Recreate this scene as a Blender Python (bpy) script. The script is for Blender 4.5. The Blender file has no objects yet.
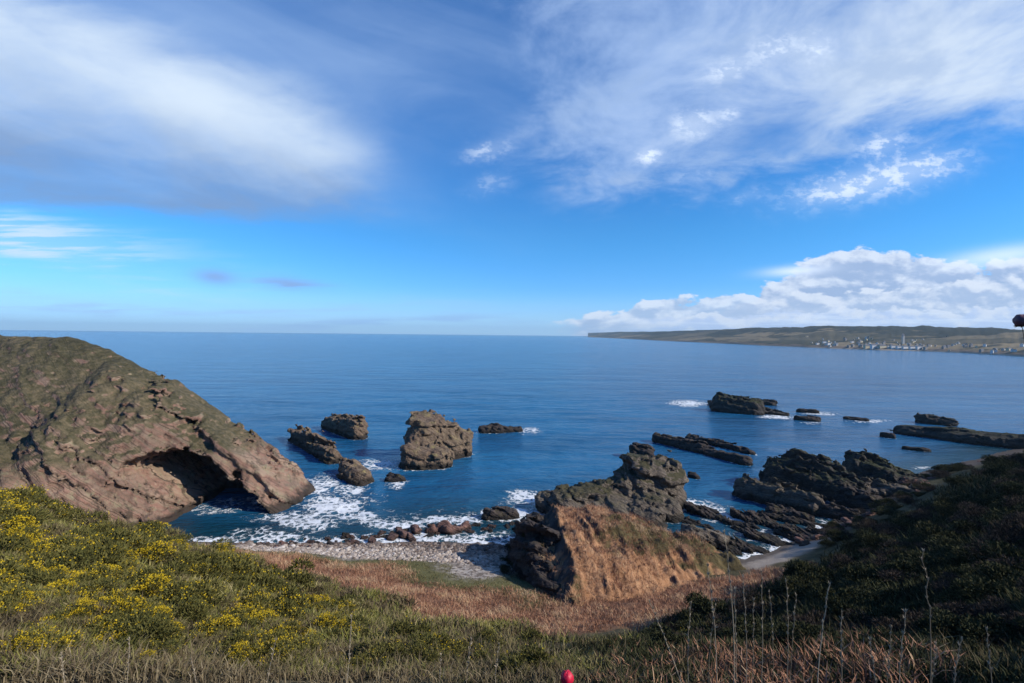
import bpy, math, random
import numpy as np
from mathutils import Matrix, Vector

random.seed(7)
RNG = np.random.default_rng(11)
SC = bpy.context.scene
COL = SC.collection
EYE = np.array([0.0, 0.0, 30.0])
FPX = 480.0
PITCH, ROLL = 0.0156, 0.0105
SUN_AZ, SUN_EL = math.radians(109), math.radians(33)     # azimuth clockwise from +Y (view direction)

# ------------------------------------------------------------------ camera
fwd = Vector((0, math.cos(PITCH), -math.sin(PITCH)))
r0 = Vector((1, 0, 0))
u0 = r0.cross(fwd)
right = r0 * math.cos(ROLL) + u0 * math.sin(ROLL)
up = u0 * math.cos(ROLL) - r0 * math.sin(ROLL)
cam_d = bpy.data.cameras.new('camera')
cam = bpy.data.objects.new('camera', cam_d)
COL.objects.link(cam)
cam.matrix_world = Matrix(((right.x, up.x, -fwd.x, 0), (right.y, up.y, -fwd.y, 0), (right.z, up.z, -fwd.z, 30), (0, 0, 0, 1)))
cam_d.sensor_width = 36
cam_d.lens = FPX / 1024 * 36
cam_d.clip_start = 0.05
cam_d.clip_end = 60000
SC.camera = cam
Rt, Up, Fw = np.array(right), np.array(up), np.array(fwd)


def ray(px, py):
    px, py = np.asarray(px, float), np.asarray(py, float)
    d = Fw + ((px - 512) / FPX)[..., None] * Rt - ((py - 341.5) / FPX)[..., None] * Up
    return d / d[..., 1:2]


def W(px, py, z=0.0):
    """the point of the level z that lies in the direction of a pixel"""
    d = ray(px, py)
    t = (z - EYE[2]) / d[..., 2]
    return EYE + d * t[..., None]


def RD(px, py, D):
    return EYE + ray(px, py) * D


# ------------------------------------------------------------------ noise
_perm = RNG.permutation(256)
PERM = np.concatenate([_perm, _perm, _perm])
G3 = RNG.normal(size=(256, 3)).astype(np.float32)
G3 /= np.linalg.norm(G3, axis=1)[:, None]


def perlin(x, y, z):
    xi, yi, zi = np.floor(x).astype(int), np.floor(y).astype(int), np.floor(z).astype(int)
    xf, yf, zf = (x - xi).astype(np.float32), (y - yi).astype(np.float32), (z - zi).astype(np.float32)
    f = lambda t: t * t * t * (t * (t * 6 - 15) + 10)
    u, v, w = f(xf), f(yf), f(zf)
    xi &= 255; yi &= 255; zi &= 255

    def g(dx, dy, dz):
        h = PERM[PERM[PERM[xi + dx] + yi + dy] + zi + dz] & 255
        gr = G3[h]
        return gr[..., 0] * (xf - dx) + gr[..., 1] * (yf - dy) + gr[..., 2] * (zf - dz)
    a = g(0, 0, 0) * (1 - u) + g(1, 0, 0) * u
    b = g(0, 1, 0) * (1 - u) + g(1, 1, 0) * u
    c = g(0, 0, 1) * (1 - u) + g(1, 0, 1) * u
    d = g(0, 1, 1) * (1 - u) + g(1, 1, 1) * u
    return (a * (1 - v) + b * v) * (1 - w) + (c * (1 - v) + d * v) * w


def fbm(x, y, z, octs=4, gain=0.5, ridged=False):
    t, a = 0.0, 1.0
    for i in range(octs):
        n = perlin(x + 17.3 * i, y - 9.1 * i, z + 5.7 * i)
        if ridged:
            n = 0.5 - 2 * np.abs(n)
        t = t + a * n
        x, y, z, a = x * 2.03, y * 2.03, z * 2.03, a * gain
    return t


def sstep(a, b, x):
    t = np.clip((x - a) / (b - a), 0, 1)
    return t * t * (3 - 2 * t)


# ------------------------------------------------------------------ mesh helpers
def tag(o, label=None, cat=None, group=None, kind=None):
    if label: o['label'] = label
    if cat: o['category'] = cat
    if group: o['group'] = group
    if kind: o['kind'] = kind
    return o


def np_mesh(name, v, faces, smooth=True, attrs=None):
    """faces: (n,3) or (n,4) int array, or list of such arrays"""
    me = bpy.data.meshes.new(name)
    fl = faces if isinstance(faces, list) else [faces]
    fl = [f for f in fl if len(f)]
    v = np.asarray(v, np.float32)
    me.vertices.add(len(v))
    me.vertices.foreach_set('co', v.ravel())
    idx = np.concatenate([f.ravel() for f in fl]).astype(np.int32)
    tot = np.concatenate([np.full(len(f), f.shape[1], np.int32) for f in fl])
    start = np.concatenate([[0], np.cumsum(tot)[:-1]]).astype(np.int32)
    me.loops.add(len(idx))
    me.loops.foreach_set('vertex_index', idx)
    me.polygons.add(len(tot))
    me.polygons.foreach_set('loop_start', start)
    me.polygons.foreach_set('loop_total', tot)
    me.polygons.foreach_set('use_smooth', np.full(len(tot), smooth))
    me.update(calc_edges=True)
    me.validate()
    for k, a in (attrs or {}).items():
        at = me.attributes.new(k, 'FLOAT', 'POINT')
        at.data.foreach_set('value', np.asarray(a, np.float32))
    return me


def link(name, me, mat=None, parent=None):
    o = bpy.data.objects.new(name, me)
    COL.objects.link(o)
    if mat is not None:
        me.materials.append(mat)
    if parent is not None:
        o.parent = parent
    return o


def grid_faces(nx, ny):
    i = np.arange(nx * ny).reshape(nx, ny)
    return np.stack([i[:-1, :-1], i[1:, :-1], i[1:, 1:], i[:-1, 1:]], -1).reshape(-1, 4)


def surface_nets(F, org, h):
    nx, ny, nz = F.shape
    S = F < 0
    c = [(0, 0, 0), (1, 0, 0), (0, 1, 0), (1, 1, 0), (0, 0, 1), (1, 0, 1), (0, 1, 1), (1, 1, 1)]
    cnt = np.zeros((nx - 1, ny - 1, nz - 1), np.int8)
    for a, b, d in c:
        cnt += S[a:nx - 1 + a, b:ny - 1 + b, d:nz - 1 + d]
    mixed = (cnt > 0) & (cnt < 8)
    I, J, K = np.nonzero(mixed)
    val = np.stack([F[I + a, J + b, K + d] for a, b, d in c], 1)
    P = np.zeros((len(I), 3)); N = np.zeros(len(I))
    for p in range(8):
        for q in range(p + 1, 8):
            ca, cb = np.array(c[p]), np.array(c[q])
            if np.abs(ca - cb).sum() != 1:
                continue
            x = (val[:, p] < 0) != (val[:, q] < 0)
            t = np.where(x, val[:, p] / (val[:, p] - val[:, q] + 1e-12), 0)
            P += np.where(x[:, None], ca + t[:, None] * (cb - ca), 0)
            N += x
    P = (P / N[:, None] + np.stack([I, J, K], 1)) * h + np.asarray(org)
    vid = np.full(mixed.shape, -1, np.int64)
    vid[I, J, K] = np.arange(len(I))
    quads = []
    for ax in range(3):
        sl = [slice(None)] * 3; sh = [slice(None)] * 3
        sl[ax] = slice(0, -1); sh[ax] = slice(1, None)
        A, B = S[tuple(sl)], S[tuple(sh)]
        e = np.stack(np.nonzero(A != B), 1)
        o1, o2 = (ax + 1) % 3, (ax + 2) % 3
        ok = (e[:, o1] > 0) & (e[:, o2] > 0) & (e[:, o1] < F.shape[o1] - 1) & (e[:, o2] < F.shape[o2] - 1)
        e = e[ok]
        inside = A[e[:, 0], e[:, 1], e[:, 2]]

        def cell(d1, d2):
            q = e.copy(); q[:, o1] -= d1; q[:, o2] -= d2
            return vid[q[:, 0], q[:, 1], q[:, 2]]
        q = np.stack([cell(1, 1), cell(0, 1), cell(0, 0), cell(1, 0)], 1)
        q[~inside] = q[~inside][:, ::-1]
        quads.append(q)
    q = np.concatenate(quads)
    q = q[(q >= 0).all(1)]
    return P, q


# ------------------------------------------------------------------ node expression helper
class NT:
    def __init__(s, tree):
        s.t = tree

    def new(s, kind, **kw):
        n = s.t.nodes.new(kind)
        for k, v in kw.items():
            setattr(n, k, v)
        return n

    def put(s, sock, v):
        if isinstance(v, X):
            s.t.links.new(v.s, sock)
        elif hasattr(v, 'is_linked'):
            s.t.links.new(v, sock)
        elif v is not None:
            if sock.type == 'RGBA' and len(v) == 3:
                v = (*v, 1)
            sock.default_value = v

    def m(s, op, a, b=None, c=None, clamp=False):
        n = s.new('ShaderNodeMath', operation=op, use_clamp=clamp)
        for i, v in enumerate((a, b, c)):
            if v is not None:
                s.put(n.inputs[i], v)
        return X(s, n.outputs[0])

    def xyz(s, sock):
        n = s.new('ShaderNodeSeparateXYZ'); s.put(n.inputs[0], sock)
        return [X(s, o) for o in n.outputs]

    def vec(s, x, y, z):
        n = s.new('ShaderNodeCombineXYZ')
        for i, v in enumerate((x, y, z)):
            s.put(n.inputs[i], v)
        return X(s, n.outputs[0])

    def noise(s, v, scale, detail=5, rough=0.55, dist=0.0, color=False):
        n = s.new('ShaderNodeTexNoise')
        s.put(n.inputs['Vector'], v)
        n.inputs['Scale'].default_value = scale
        n.inputs['Detail'].default_value = detail
        n.inputs['Roughness'].default_value = rough
        n.inputs['Distortion'].default_value = dist
        return X(s, n.outputs[1 if color else 0])

    def noise2(s, v, scale, detail=5, rough=0.55, dist=0.0):
        n = s.new('ShaderNodeTexNoise', noise_dimensions='2D')
        s.put(n.inputs['Vector'], v)
        n.inputs['Scale'].default_value = scale
        n.inputs['Detail'].default_value = detail
        n.inputs['Roughness'].default_value = rough
        n.inputs['Distortion'].default_value = dist
        return X(s, n.outputs[0])

    def voro(s, v, scale, feature='F1', out='Distance'):
        n = s.new('ShaderNodeTexVoronoi', feature=feature)
        s.put(n.inputs['Vector'], v)
        n.inputs['Scale'].default_value = scale
        return X(s, n.outputs[out])

    def ss(s, a, b, x):
        n = s.new('ShaderNodeMapRange', interpolation_type='SMOOTHSTEP')
        s.put(n.inputs['Value'], x); s.put(n.inputs['From Min'], a); s.put(n.inputs['From Max'], b)
        return X(s, n.outputs[0])

    def mix(s, f, a, b, mode='MIX'):
        n = s.new('ShaderNodeMix', data_type='RGBA', blend_type=mode)
        n.clamp_factor = True
        s.put(n.inputs[0], f); s.put(n.inputs[6], a); s.put(n.inputs[7], b)
        return X(s, n.outputs[2])

    def ramp(s, f, stops):
        n = s.new('ShaderNodeValToRGB'); s.put(n.inputs[0], f)
        el = n.color_ramp.elements
        while len(el) < len(stops):
            el.new(0.5)
        for e, (p, c) in zip(el, stops):
            e.position = p; e.color = (*c, 1)
        return X(s, n.outputs[0])

    def attr(s, name):
        n = s.new('ShaderNodeAttribute', attribute_name=name)
        return X(s, n.outputs['Fac'])


class X:
    def __init__(s, nt, sock):
        s.n, s.s = nt, sock

    def __add__(s, o): return s.n.m('ADD', s, o)
    __radd__ = __add__
    def __mul__(s, o): return s.n.m('MULTIPLY', s, o)
    __rmul__ = __mul__
    def __sub__(s, o): return s.n.m('SUBTRACT', s, o)
    def __rsub__(s, o): return s.n.m('SUBTRACT', o, s)
    def __truediv__(s, o): return s.n.m('DIVIDE', s, o)


def material(name, rough=0.9, spec=0.3):
    m = bpy.data.materials.new(name); m.use_nodes = True
    nt = NT(m.node_tree)
    b = m.node_tree.nodes['Principled BSDF']
    b.inputs['Roughness'].default_value = rough
    b.inputs['Specular IOR Level'].default_value = spec
    return m, nt, b


def bump(nt, b, height, strength=0.6, dist=0.3):
    n = nt.new('ShaderNodeBump'); n.inputs['Strength'].default_value = strength; n.inputs['Distance'].default_value = dist
    nt.put(n.inputs['Height'], height); nt.put(b.inputs['Normal'], n.outputs[0])


def geo(nt):
    g = nt.new('ShaderNodeNewGeometry')
    return g.outputs['Position'], g.outputs['Normal']


# ------------------------------------------------------------------ world: sky and clouds
def build_world():
    w = bpy.data.worlds.new('World'); SC.world = w; w.use_nodes = True
    nt = NT(w.node_tree)
    bg = w.node_tree.nodes['Background']
    sky = nt.new('ShaderNodeTexSky', sky_type='NISHITA', sun_disc=False)
    sky.sun_elevation = SUN_EL; sky.sun_rotation = SUN_AZ
    sky.altitude = 20; sky.air_density = 1.0; sky.dust_density = 0.15; sky.ozone_density = 3.0
    hs = nt.new('ShaderNodeHueSaturation'); hs.inputs['Saturation'].default_value = 1.3
    nt.put(hs.inputs['Color'], sky.outputs[0])
    tc = nt.new('ShaderNodeTexCoord')
    x, y, z = nt.xyz(tc.outputs['Generated'])
    tint = nt.mix(nt.ss(-0.02, 0.22, z), SKY_LOW, SKY_TINT)
    col = nt.mix(1.0, X(nt, hs.outputs[0]), tint, 'MULTIPLY')
    ys = nt.m('MAXIMUM', y, 0.1)
    P = x / ys * 480 + 512
    Q = 334.0 - z / ys * 480 + (P - 512) * 0.0105
    front = nt.ss(0.0, 0.25, y)
    zp = nt.m('MAXIMUM', z, 0.02) + 0.12
    pl = nt.vec(x / zp, y / zp, 0.0)                       # cloud-deck coordinates
    wv = nt.noise2(pl, 0.55, 3, 0.5)
    w2 = nt.noise2(pl, 1.6, 6, 0.6)
    P1 = P + (wv - 0.5) * 150 + (w2 - 0.5) * 60
    Q1 = Q + (wv - 0.5) * 90 + (w2 - 0.5) * 46

    def blob(cx, cy, rx, ry, ang=0, warp=True, p=P1, q=Q1):
        c, s_ = math.cos(math.radians(ang)), math.sin(math.radians(ang))
        if not warp: p, q = P, Q
        a = ((p - cx) * c + (q - cy) * s_) / rx
        b = ((q - cy) * c - (p - cx) * s_) / ry
        return nt.m('EXPONENT', (a * a + b * b) * -1.0)
    fine = nt.noise2(nt.vec(P1 * 0.006, Q1 * 0.02, 3.0), 1.0, 6, 0.6)
    # stretch of the streaky texture along the streak
    c, s_ = math.cos(math.radians(20)), math.sin(math.radians(20))
    st = nt.noise2(nt.vec((P * c + Q * s_) * 0.004, (Q * c - P * s_) * 0.016, 7.0), 1.0, 5, 0.55, 0.6)
    stm = nt.ss(0.25, 0.75, st) * 0.75 + fine * 0.7 + 0.05

    def over(col, f, c):
        return nt.mix(f, col, c)
    LIL = (2.9, 4.3, 6.9); GREY = (1.75, 2.85, 5.0); WHI = (5.3, 6.4, 7.8); BRI = (8.2, 8.9, 9.8)
    # high veil on the left with a brighter diagonal streak and a grey underside
    col = over(col, blob(120, 40, 330, 90, 8) * (stm * 0.5 + 0.35) * 0.8, LIL)
    l1 = Q1 - (6.0 + P1 * 0.36)
    l2 = 222.0 - P1 * 0.03 - Q1 + (fine - 0.5) * 30
    big_m = nt.ss(-45.0, 35.0, l1 + (fine - 0.5) * 50) * nt.ss(-6.0, 30.0, l2) * nt.ss(420.0, 300.0, P1 + (fine - 0.5) * 70) * front
    tt = nt.ss(0.12, 0.78, nt.m('MAXIMUM', l1, 1.0) / (nt.m('MAXIMUM', l1, 1.0) + nt.m('MAXIMUM', l2, 1.0)) + (st - 0.5) * 0.55)
    col = over(col, big_m * nt.m('MINIMUM', 0.5 + stm * 0.4 + (fine - 0.4) * 0.5, 0.97), nt.mix(tt, WHI, GREY))
    col = over(col, blob(190, 100, 170, 30, 23) * (stm * 0.4 + 0.5) * 0.7, (6.0, 7.0, 8.2))
    col = over(col, blob(430, 60, 130, 60, 10) * stm * 0.35, LIL)
    # upper right deck: soft below, whiter towards the corner
    line = 186.0 - (P - 480) * 0.115
    bias = nt.ss(420.0, 640.0, P) * nt.ss(70.0, -60.0, Q1 - line) * front
    tex = nt.noise2(pl, 2.3, 6, 0.62, 0.3)
    deck = nt.ss(0.25, 0.85, bias * 0.62 + (tex - 0.5) * 1.0 + 0.12) * nt.ss(0.02, 0.5, bias)
    hole = blob(760, 132, 75, 26, -8)
    deck = deck * (1.0 - hole * 0.75)
    white = nt.ss(620.0, 1000.0, P + (tex - 0.5) * 500)
    col = over(col, deck * 0.88, nt.mix(white, (3.3, 4.6, 7.2), (5.9, 6.8, 7.9)))
    shade = nt.noise2(pl, 3.4, 6, 0.6)
    col = over(col, deck * nt.ss(0.45, 0.7, shade) * 0.6, (2.7, 3.9, 6.2))
    puff = nt.noise2(nt.vec(P * 0.05, Q * 0.09, 1.0), 1.0, 5, 0.65)
    pm = nt.ss(0.45, 0.65, puff)
    col = over(col, nt.ss(0.10, 0.0, z) * 0.6, (3.5, 6.0, 9.2))
    for (cx, cy, rx, ry, k) in ((646, 157, 13, 8, 1.2), (690, 125, 22, 13, 1.1), (725, 116, 10, 7, 0.8), (770, 52, 30, 14, 0.8), (812, 52, 14, 14, 0.9), (485, 152, 22, 9, 0.6), (720, 74, 22, 10, 0.8),
                                (870, 182, 70, 16, 0.95), (915, 168, 40, 13, 0.8), (878, 146, 26, 12, 0.85), (688, 176, 22, 7, 0.35), (745, 196, 20, 7, 0.3), (488, 185, 20, 10, 0.3), (838, 190, 40, 10, 0.8)):
        col = over(col, nt.m('MINIMUM', blob(cx, cy, rx, ry, -12, False) * (0.35 + 0.7 * pm) * k * 0.95, 1.0), (6.2, 7.2, 8.8))
    # low thin bars near the horizon
    thin = nt.noise2(nt.vec(P * 0.008, Q * 0.12, 9.0), 1.0, 5, 0.6)
    thm = nt.ss(0.42, 0.65, thin)
    col = over(col, blob(10, 240, 150, 17, 8) * (0.35 + thm) * 0.75, (5.2, 6.6, 9.0))
    col = over(col, blob(215, 277, 20, 7, 6, False) * 0.8, (2.1, 3.3, 6.2))
    col = over(col, blob(290, 285, 40, 7, 6, False) * (0.3 + thm) * 0.7, (2.1, 3.4, 6.4))
    col = over(col, blob(120, 312, 330, 14, 1) * thm * 0.6, (3.1, 5.0, 8.2))
    col = over(col, blob(420, 321, 130, 7, -2, False) * thm * 0.6, (2.4, 4.2, 7.4))
    # cumulus banks above the far coast, far rows first
    def row(col, pts, amp, fr, seed, lo, hi, grey, strength=0.95):
        cv = nt.new('ShaderNodeFloatCurve')
        c = cv.mapping.curves[0]
        pts = [((p - 400) / 800, (q - 200) / 160) for p, q in pts]
        while len(c.points) < len(pts): c.points.new(0.5, 0.5)
        for k, pt in zip(c.points, pts): k.location = pt
        cv.mapping.update()
        nt.put(cv.inputs['Value'], (P - 400) / 800)
        top = X(nt, cv.outputs[0]) * 160 + 200
        n = nt.noise2(nt.vec(P * fr + seed * 7.3, Q * fr * 2.2, 0.0), 1.0, 6, 0.56)
        n_up = nt.noise2(nt.vec((P + 4) * fr + seed * 7.3, (Q - 7) * fr * 2.2, 0.0), 1.0, 6, 0.56)
        big = nt.noise2(nt.vec(P * fr * 0.3, seed * 3.1 + 3, 0.0), 1.0, 2, 0.5)
        e = (Q - top) / amp + (n - 0.5) * 4.6 + (big - 0.5) * 3.0
        mask = nt.ss(0.0, 0.45, e) * nt.ss(lo, hi, P + (n - 0.5) * 80) * front
        sh = nt.ss(0.15, 0.92, e * 0.16 + (n - n_up) * -2.6 + 0.36)
        return over(col, mask * strength, nt.mix(sh, (6.0, 6.7, 7.9), grey))
    col = row(col, [(400, 340), (690, 322), (740, 296), (800, 270), (880, 256), (960, 262), (1024, 254), (1200, 248)], 11.0, 0.022, 2.0, 680.0, 760.0, (2.9, 3.9, 5.9))
    col = row(col, [(400, 345), (550, 324), (600, 313), (700, 296), (770, 292), (860, 292), (940, 284), (1200, 280)], 8.0, 0.028, 5.5, 545.0, 590.0, (3.3, 4.4, 6.4), 0.9)
    col = row(col, [(400, 345), (580, 326), (700, 316), (860, 310), (1200, 306)], 6.0, 0.034, 8.5, 590.0, 680.0, (4.0, 5.2, 7.6), 0.8)
    strat = nt.noise2(nt.vec(P * 0.009, Q * 0.16, 5.0), 1.0, 6, 0.6)
    col = over(col, nt.ss(0.45, 0.7, strat) * nt.ss(300.0, 322.0, Q) * nt.ss(580.0, 700.0, P) * front * 0.6, (6.0, 7.0, 8.6))
    col = over(col, blob(795, 271, 32, 5, -4, False) * 0.8, (7, 8, 9.6))
    col = over(col, blob(1000, 256, 60, 9, -8, False) * 0.7, (7.2, 8.2, 9.6))
    nt.put(bg.inputs['Color'], col)
    bg.inputs['Strength'].default_value = SKY_STRENGTH


SKY_TINT = (0.50, 1.0, 1.32); SKY_LOW = (0.44, 0.78, 1.52)
SKY_STRENGTH = 0.1
build_world()
sun_d = bpy.data.lights.new('sun', 'SUN')
sun_d.energy = 4.2; sun_d.angle = math.radians(0.5); sun_d.color = (1.0, 0.93, 0.82)
sun = bpy.data.objects.new('sun', sun_d); COL.objects.link(sun)
to_sun = Vector((math.sin(SUN_AZ) * math.cos(SUN_EL), math.cos(SUN_AZ) * math.cos(SUN_EL), math.sin(SUN_EL)))
sun.rotation_euler = to_sun.to_track_quat('Z', 'Y').to_euler()
SC.view_settings.view_transform = 'Standard'
SC.view_settings.look = 'None'
SC.view_settings.exposure = 0.35
SC.view_settings.gamma = 1.0
SC.view_settings.use_curve_mapping = False

# ------------------------------------------------------------------ materials
def rock_material(name, c1, c2, c3, veg=None, veg_z=3.0, veg_slope=(0.62, 0.82), bed=(0.42, 0.5, 0.76), wet=1.1, scale=1.0, lichen=None, crk=0.3, streak=0.35):
    m, nt, b = material(name, 0.92, 0.25)
    pos, nor = geo(nt)
    x, y, z = nt.xyz(pos)
    nx, ny, nz = nt.xyz(nor)
    big = nt.noise(pos, 0.16 * scale, 5, 0.6)
    mid = nt.noise(pos, 0.9 * scale, 8, 0.65)
    s = x * bed[0] + y * bed[1] + z * bed[2]
    warp = nt.noise(pos, 0.5, 4, 0.55)
    beds = nt.noise(nt.vec(s * 1.5 + warp * 1.2, 0.0, 0.0), 1.0, 5, 0.75)
    crack = nt.voro(nt.vec(x * 0.8 + warp, y * 0.8, s * 2.2), 0.9, 'DISTANCE_TO_EDGE')
    col = nt.mix(nt.ss(0.3, 0.7, big), c1, c2)
    col = nt.mix(nt.ss(0.40, 0.62, beds), col, c3)
    col = nt.mix(nt.ss(0.58, 0.76, mid) * 0.5, col, tuple(min(1, c * 1.7) for c in c2))
    col = nt.mix(nt.ss(0.5, 0.28, mid) * 0.6, col, tuple(c * 0.4 for c in c1))
    col = nt.mix(nt.ss(0.09, 0.0, crack) * crk, col, tuple(c * 0.3 for c in c1))
    strk = nt.noise(nt.vec(x * 0.9, y * 0.9, z * 0.16 + s * 0.2), 0.9, 6, 0.65)
    col = nt.mix(nt.ss(0.52, 0.66, strk) * streak, col, tuple(c * 0.5 for c in c1))
    thin = nt.noise(nt.vec(s * 5.0 + warp * 2.0, 3.0, 0.0), 1.0, 3, 0.7)
    col = nt.mix(nt.ss(0.52, 0.62, thin) * streak, col, tuple(c * 0.42 for c in c1))
    if lichen:
        col = nt.mix(nt.ss(0.5, 0.72, nt.noise(pos, 0.55, 7, 0.7)) * nt.ss(0.1, 0.6, nz) * 0.8, col, lichen)
    if veg:
        vn = nt.noise(pos, 0.35, 7, 0.65)
        vbig = nt.noise(pos, 0.07, 4, 0.6)
        vm = nt.ss(veg_slope[0], veg_slope[1], nz + (vn - 0.5) * 0.5 + (vbig - 0.5) * 0.9) * nt.ss(veg_z, veg_z + 3.0, z + (vn - 0.5) * 5)
        tn = nt.noise(pos, 1.3, 8, 0.7)
        tn = tn * 0.62 + vbig * 0.38
        vc = nt.ramp(tn, [(0.28, tuple(c * 0.4 for c in veg[0])), (0.45, veg[0]), (0.6, veg[1]), (0.75, veg[2])])
        col = nt.mix(vm, col, vc)
    if wet:
        col = nt.mix(nt.ss(wet + 0.5, wet - 0.3, z + (mid - 0.5) * 1.2) * 0.85, col, (0.018, 0.016, 0.014))
    nt.put(b.inputs['Base Color'], col)
    bump(nt, b, mid * 0.7 + beds * 0.7 - thin * streak * 0.5 + nt.ss(0.12, 0.0, crack) * -0.8 * crk + nt.noise(pos, 4.0, 5, 0.7) * 0.3, 0.9, 0.5)
    return m


BROWN = (0.10, 0.078, 0.045); OLIVE = (0.085, 0.08, 0.03); STRAW = (0.22, 0.18, 0.10)
M_HEAD = rock_material('headland_rock', (0.14, 0.10, 0.072), (0.34, 0.25, 0.175), (0.25, 0.135, 0.10), ((0.060, 0.054, 0.027), (0.145, 0.112, 0.066), (0.25, 0.19, 0.115)), 8.0, (0.44, 0.66), bed=(0.60, 0.16, 0.78), scale=0.8, lichen=(0.26, 0.24, 0.14), crk=0.0, streak=0.9)
M_STACK = rock_material('stack_rock', (0.17, 0.115, 0.08), (0.25, 0.185, 0.12), (0.115, 0.08, 0.062), None, lichen=(0.24, 0.20, 0.08))
M_CRAG = rock_material('crag_rock', (0.13, 0.105, 0.085), (0.22, 0.18, 0.14), (0.085, 0.07, 0.06), ((0.05, 0.046, 0.024), (0.075, 0.065, 0.032), (0.11, 0.09, 0.05)), 1.6, (0.55, 0.8))
M_SKERRY = rock_material('skerry_rock', (0.055, 0.047, 0.042), (0.105, 0.088, 0.074), (0.038, 0.034, 0.032), ((0.03, 0.034, 0.02), (0.042, 0.045, 0.02), (0.07, 0.06, 0.03)), 1.2, (0.5, 0.8), wet=0.6)
M_RED = rock_material('red_rock', (0.19, 0.095, 0.075), (0.27, 0.16, 0.125), (0.12, 0.07, 0.06), None, wet=0.35)
M_REEF = rock_material('reef_rock', (0.05, 0.04, 0.036), (0.09, 0.068, 0.058), (0.038, 0.031, 0.03), None, wet=0.5, lichen=(0.06, 0.055, 0.02))

# ------------------------------------------------------------------ terrain
CP = []                                                     # control points (x, y, z) of the land
def cp(px, py, D): CP.append(tuple(RD(px, py, D)))
for t in ((0, 683, 5), (200, 683, 5), (400, 683, 5), (512, 683, 4.6), (700, 683, 4.3), (900, 683, 4.3), (1024, 683, 4.3),
          (0, 600, 14), (150, 600, 15), (300, 640, 10), (300, 626, 18), (450, 674, 10), (0, 530, 25), (120, 560, 25), (220, 582, 25),
          (330, 623, 25), (420, 660, 18), (0, 478, 45), (60, 503, 42), (150, 534, 40), (200, 558, 38), (250, 577, 36), (320, 609, 33),
          (400, 646, 28), (440, 666, 23), (530, 679, 12), (600, 675, 12),
          (690, 622, 33), (740, 610, 36), (800, 586, 40), (850, 556, 45), (900, 526, 50), (960, 486, 56), (1000, 457, 62), (1024, 440, 66),
          (700, 643, 16), (800, 622, 22), (900, 602, 24), (1000, 562, 30), (1024, 522, 38), (900, 562, 35), (850, 602, 28), (1024, 602, 20),
          (950, 642, 14), (800, 658, 11), (650, 666, 12), (1100, 412, 75)):
    cp(*t)
CP += [(0, 0, 28.3), (0, 2, 28.05), (-5, 0, 28.3), (5, 0, 28.5), (0, -10, 30), (-15, -5, 29), (15, -5, 32), (-40, -5, 30), (40, -10, 40), (0, -30, 33),
       (40, 15, 29), (60, 20, 31), (80, 40, 28), (100, 60, 22), (-90, 30, 24), (-80, 0, 30), (90, -10, 42), (140, 40, 24), (150, 90, 12), (-60, -30, 32), (60, -35, 44)]
for t in ((420, 600, 4), (350, 582, 4), (520, 622, 4.6), (590, 630, 4.8), (640, 622, 4.6), (340, 563, 2.6), (480, 572, 2.4), (420, 556, 1.8), (420, 529, 0), (340, 537, 0), (250, 549, 0.1),
          (505, 521, 0.05), (790, 556, 0.6), (760, 566, 1.0), (735, 552, 0.2), (850, 534, 0.1), (905, 513, 0.1), (960, 474, 0.2), (985, 458, 0.3), (1024, 448, 0.4)):
    CP.append(tuple(W(t[0], t[1], t[2])))
CP += [(-45, 55, 2.5), (-62, 52, 6), (-33, 55, 3.6), (-20, 47, 4.2), (-27, 45, 6), (-9, 41, 5.0), (0, 35, 6.2), (8, 33, 6.5), (3, 27, 9), (20, 47, 3.4), (31, 53, 1.5), (38, 60, 0.9), (35, 56, 1.2),
       (48, 62, 2), (62, 70, 4), (80, 83, 5), (70, 86, 0.2), (55, 80, -0.6), (100, 95, 5), (-14, 86, -3), (-40, 76, -2), (0, 95, -3.5), (-62, 74, -2.5), (-75, 66, 1.0),
       (-100, 120, -3), (-50, 110, -4), (30, 100, -3), (60, 110, -3), (95, 125, -3), (120, 112, 2), (150, 120, 4), (130, 140, -3), (-100, 60, 8), (-110, 90, 3), (20, 80, -1), (42, 76, -0.8), (12, 66, 1.0)]
CP = np.array(CP)


def tps_fit(P, z, lam=0.02):
    n = len(P)
    d = np.linalg.norm(P[:, None] - P[None], axis=2)
    K = np.where(d > 0, d * d * np.log(d + 1e-9), 0) + lam * n * np.eye(n)
    A = np.zeros((n + 3, n + 3)); A[:n, :n] = K
    A[:n, n] = 1; A[:n, n + 1:] = P; A[n, :n] = 1; A[n + 1:, :n] = P.T
    return np.linalg.solve(A, np.concatenate([z, np.zeros(3)]))


_w = tps_fit(CP[:, :2] / 20, CP[:, 2])


def land_base(x, y):
    sh = np.shape(x)
    q = np.stack([np.ravel(x), np.ravel(y)], 1) / 20
    out = np.empty(len(q))
    for s in range(0, len(q), 40000):
        qq = q[s:s + 40000]
        d2 = ((qq[:, None] - CP[None, :, :2] / 20) ** 2).sum(2)
        out[s:s + 40000] = (0.5 * d2 * np.log(d2 + 1e-12)) @ _w[:len(CP)] + _w[len(CP)] + qq @ _w[len(CP) + 1:]
    return out.reshape(sh)


def land_z(x, y):
    z = land_base(x, y)
    rough = sstep(1.5, 6, z) * 0.8 + 0.10
    near = sstep(3, 14, np.hypot(x, y))
    z = z + fbm(x * 0.16, y * 0.16, x * 0 + 3.3, 5) * rough * 1.3 * near
    z = z + (fbm(x * 0.7, y * 0.7, x * 0 + 8.1, 3)) * 0.12
    return np.maximum(z, -4.5)


gx = np.concatenate([np.arange(-130, 165, 0.55)])
gy = np.concatenate([np.arange(-42, 2, 1.0), np.arange(2, 145, 0.45)])
GX, GY = np.meshgrid(gx, gy, indexing='ij')
GZ = land_z(GX, GY)


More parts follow.
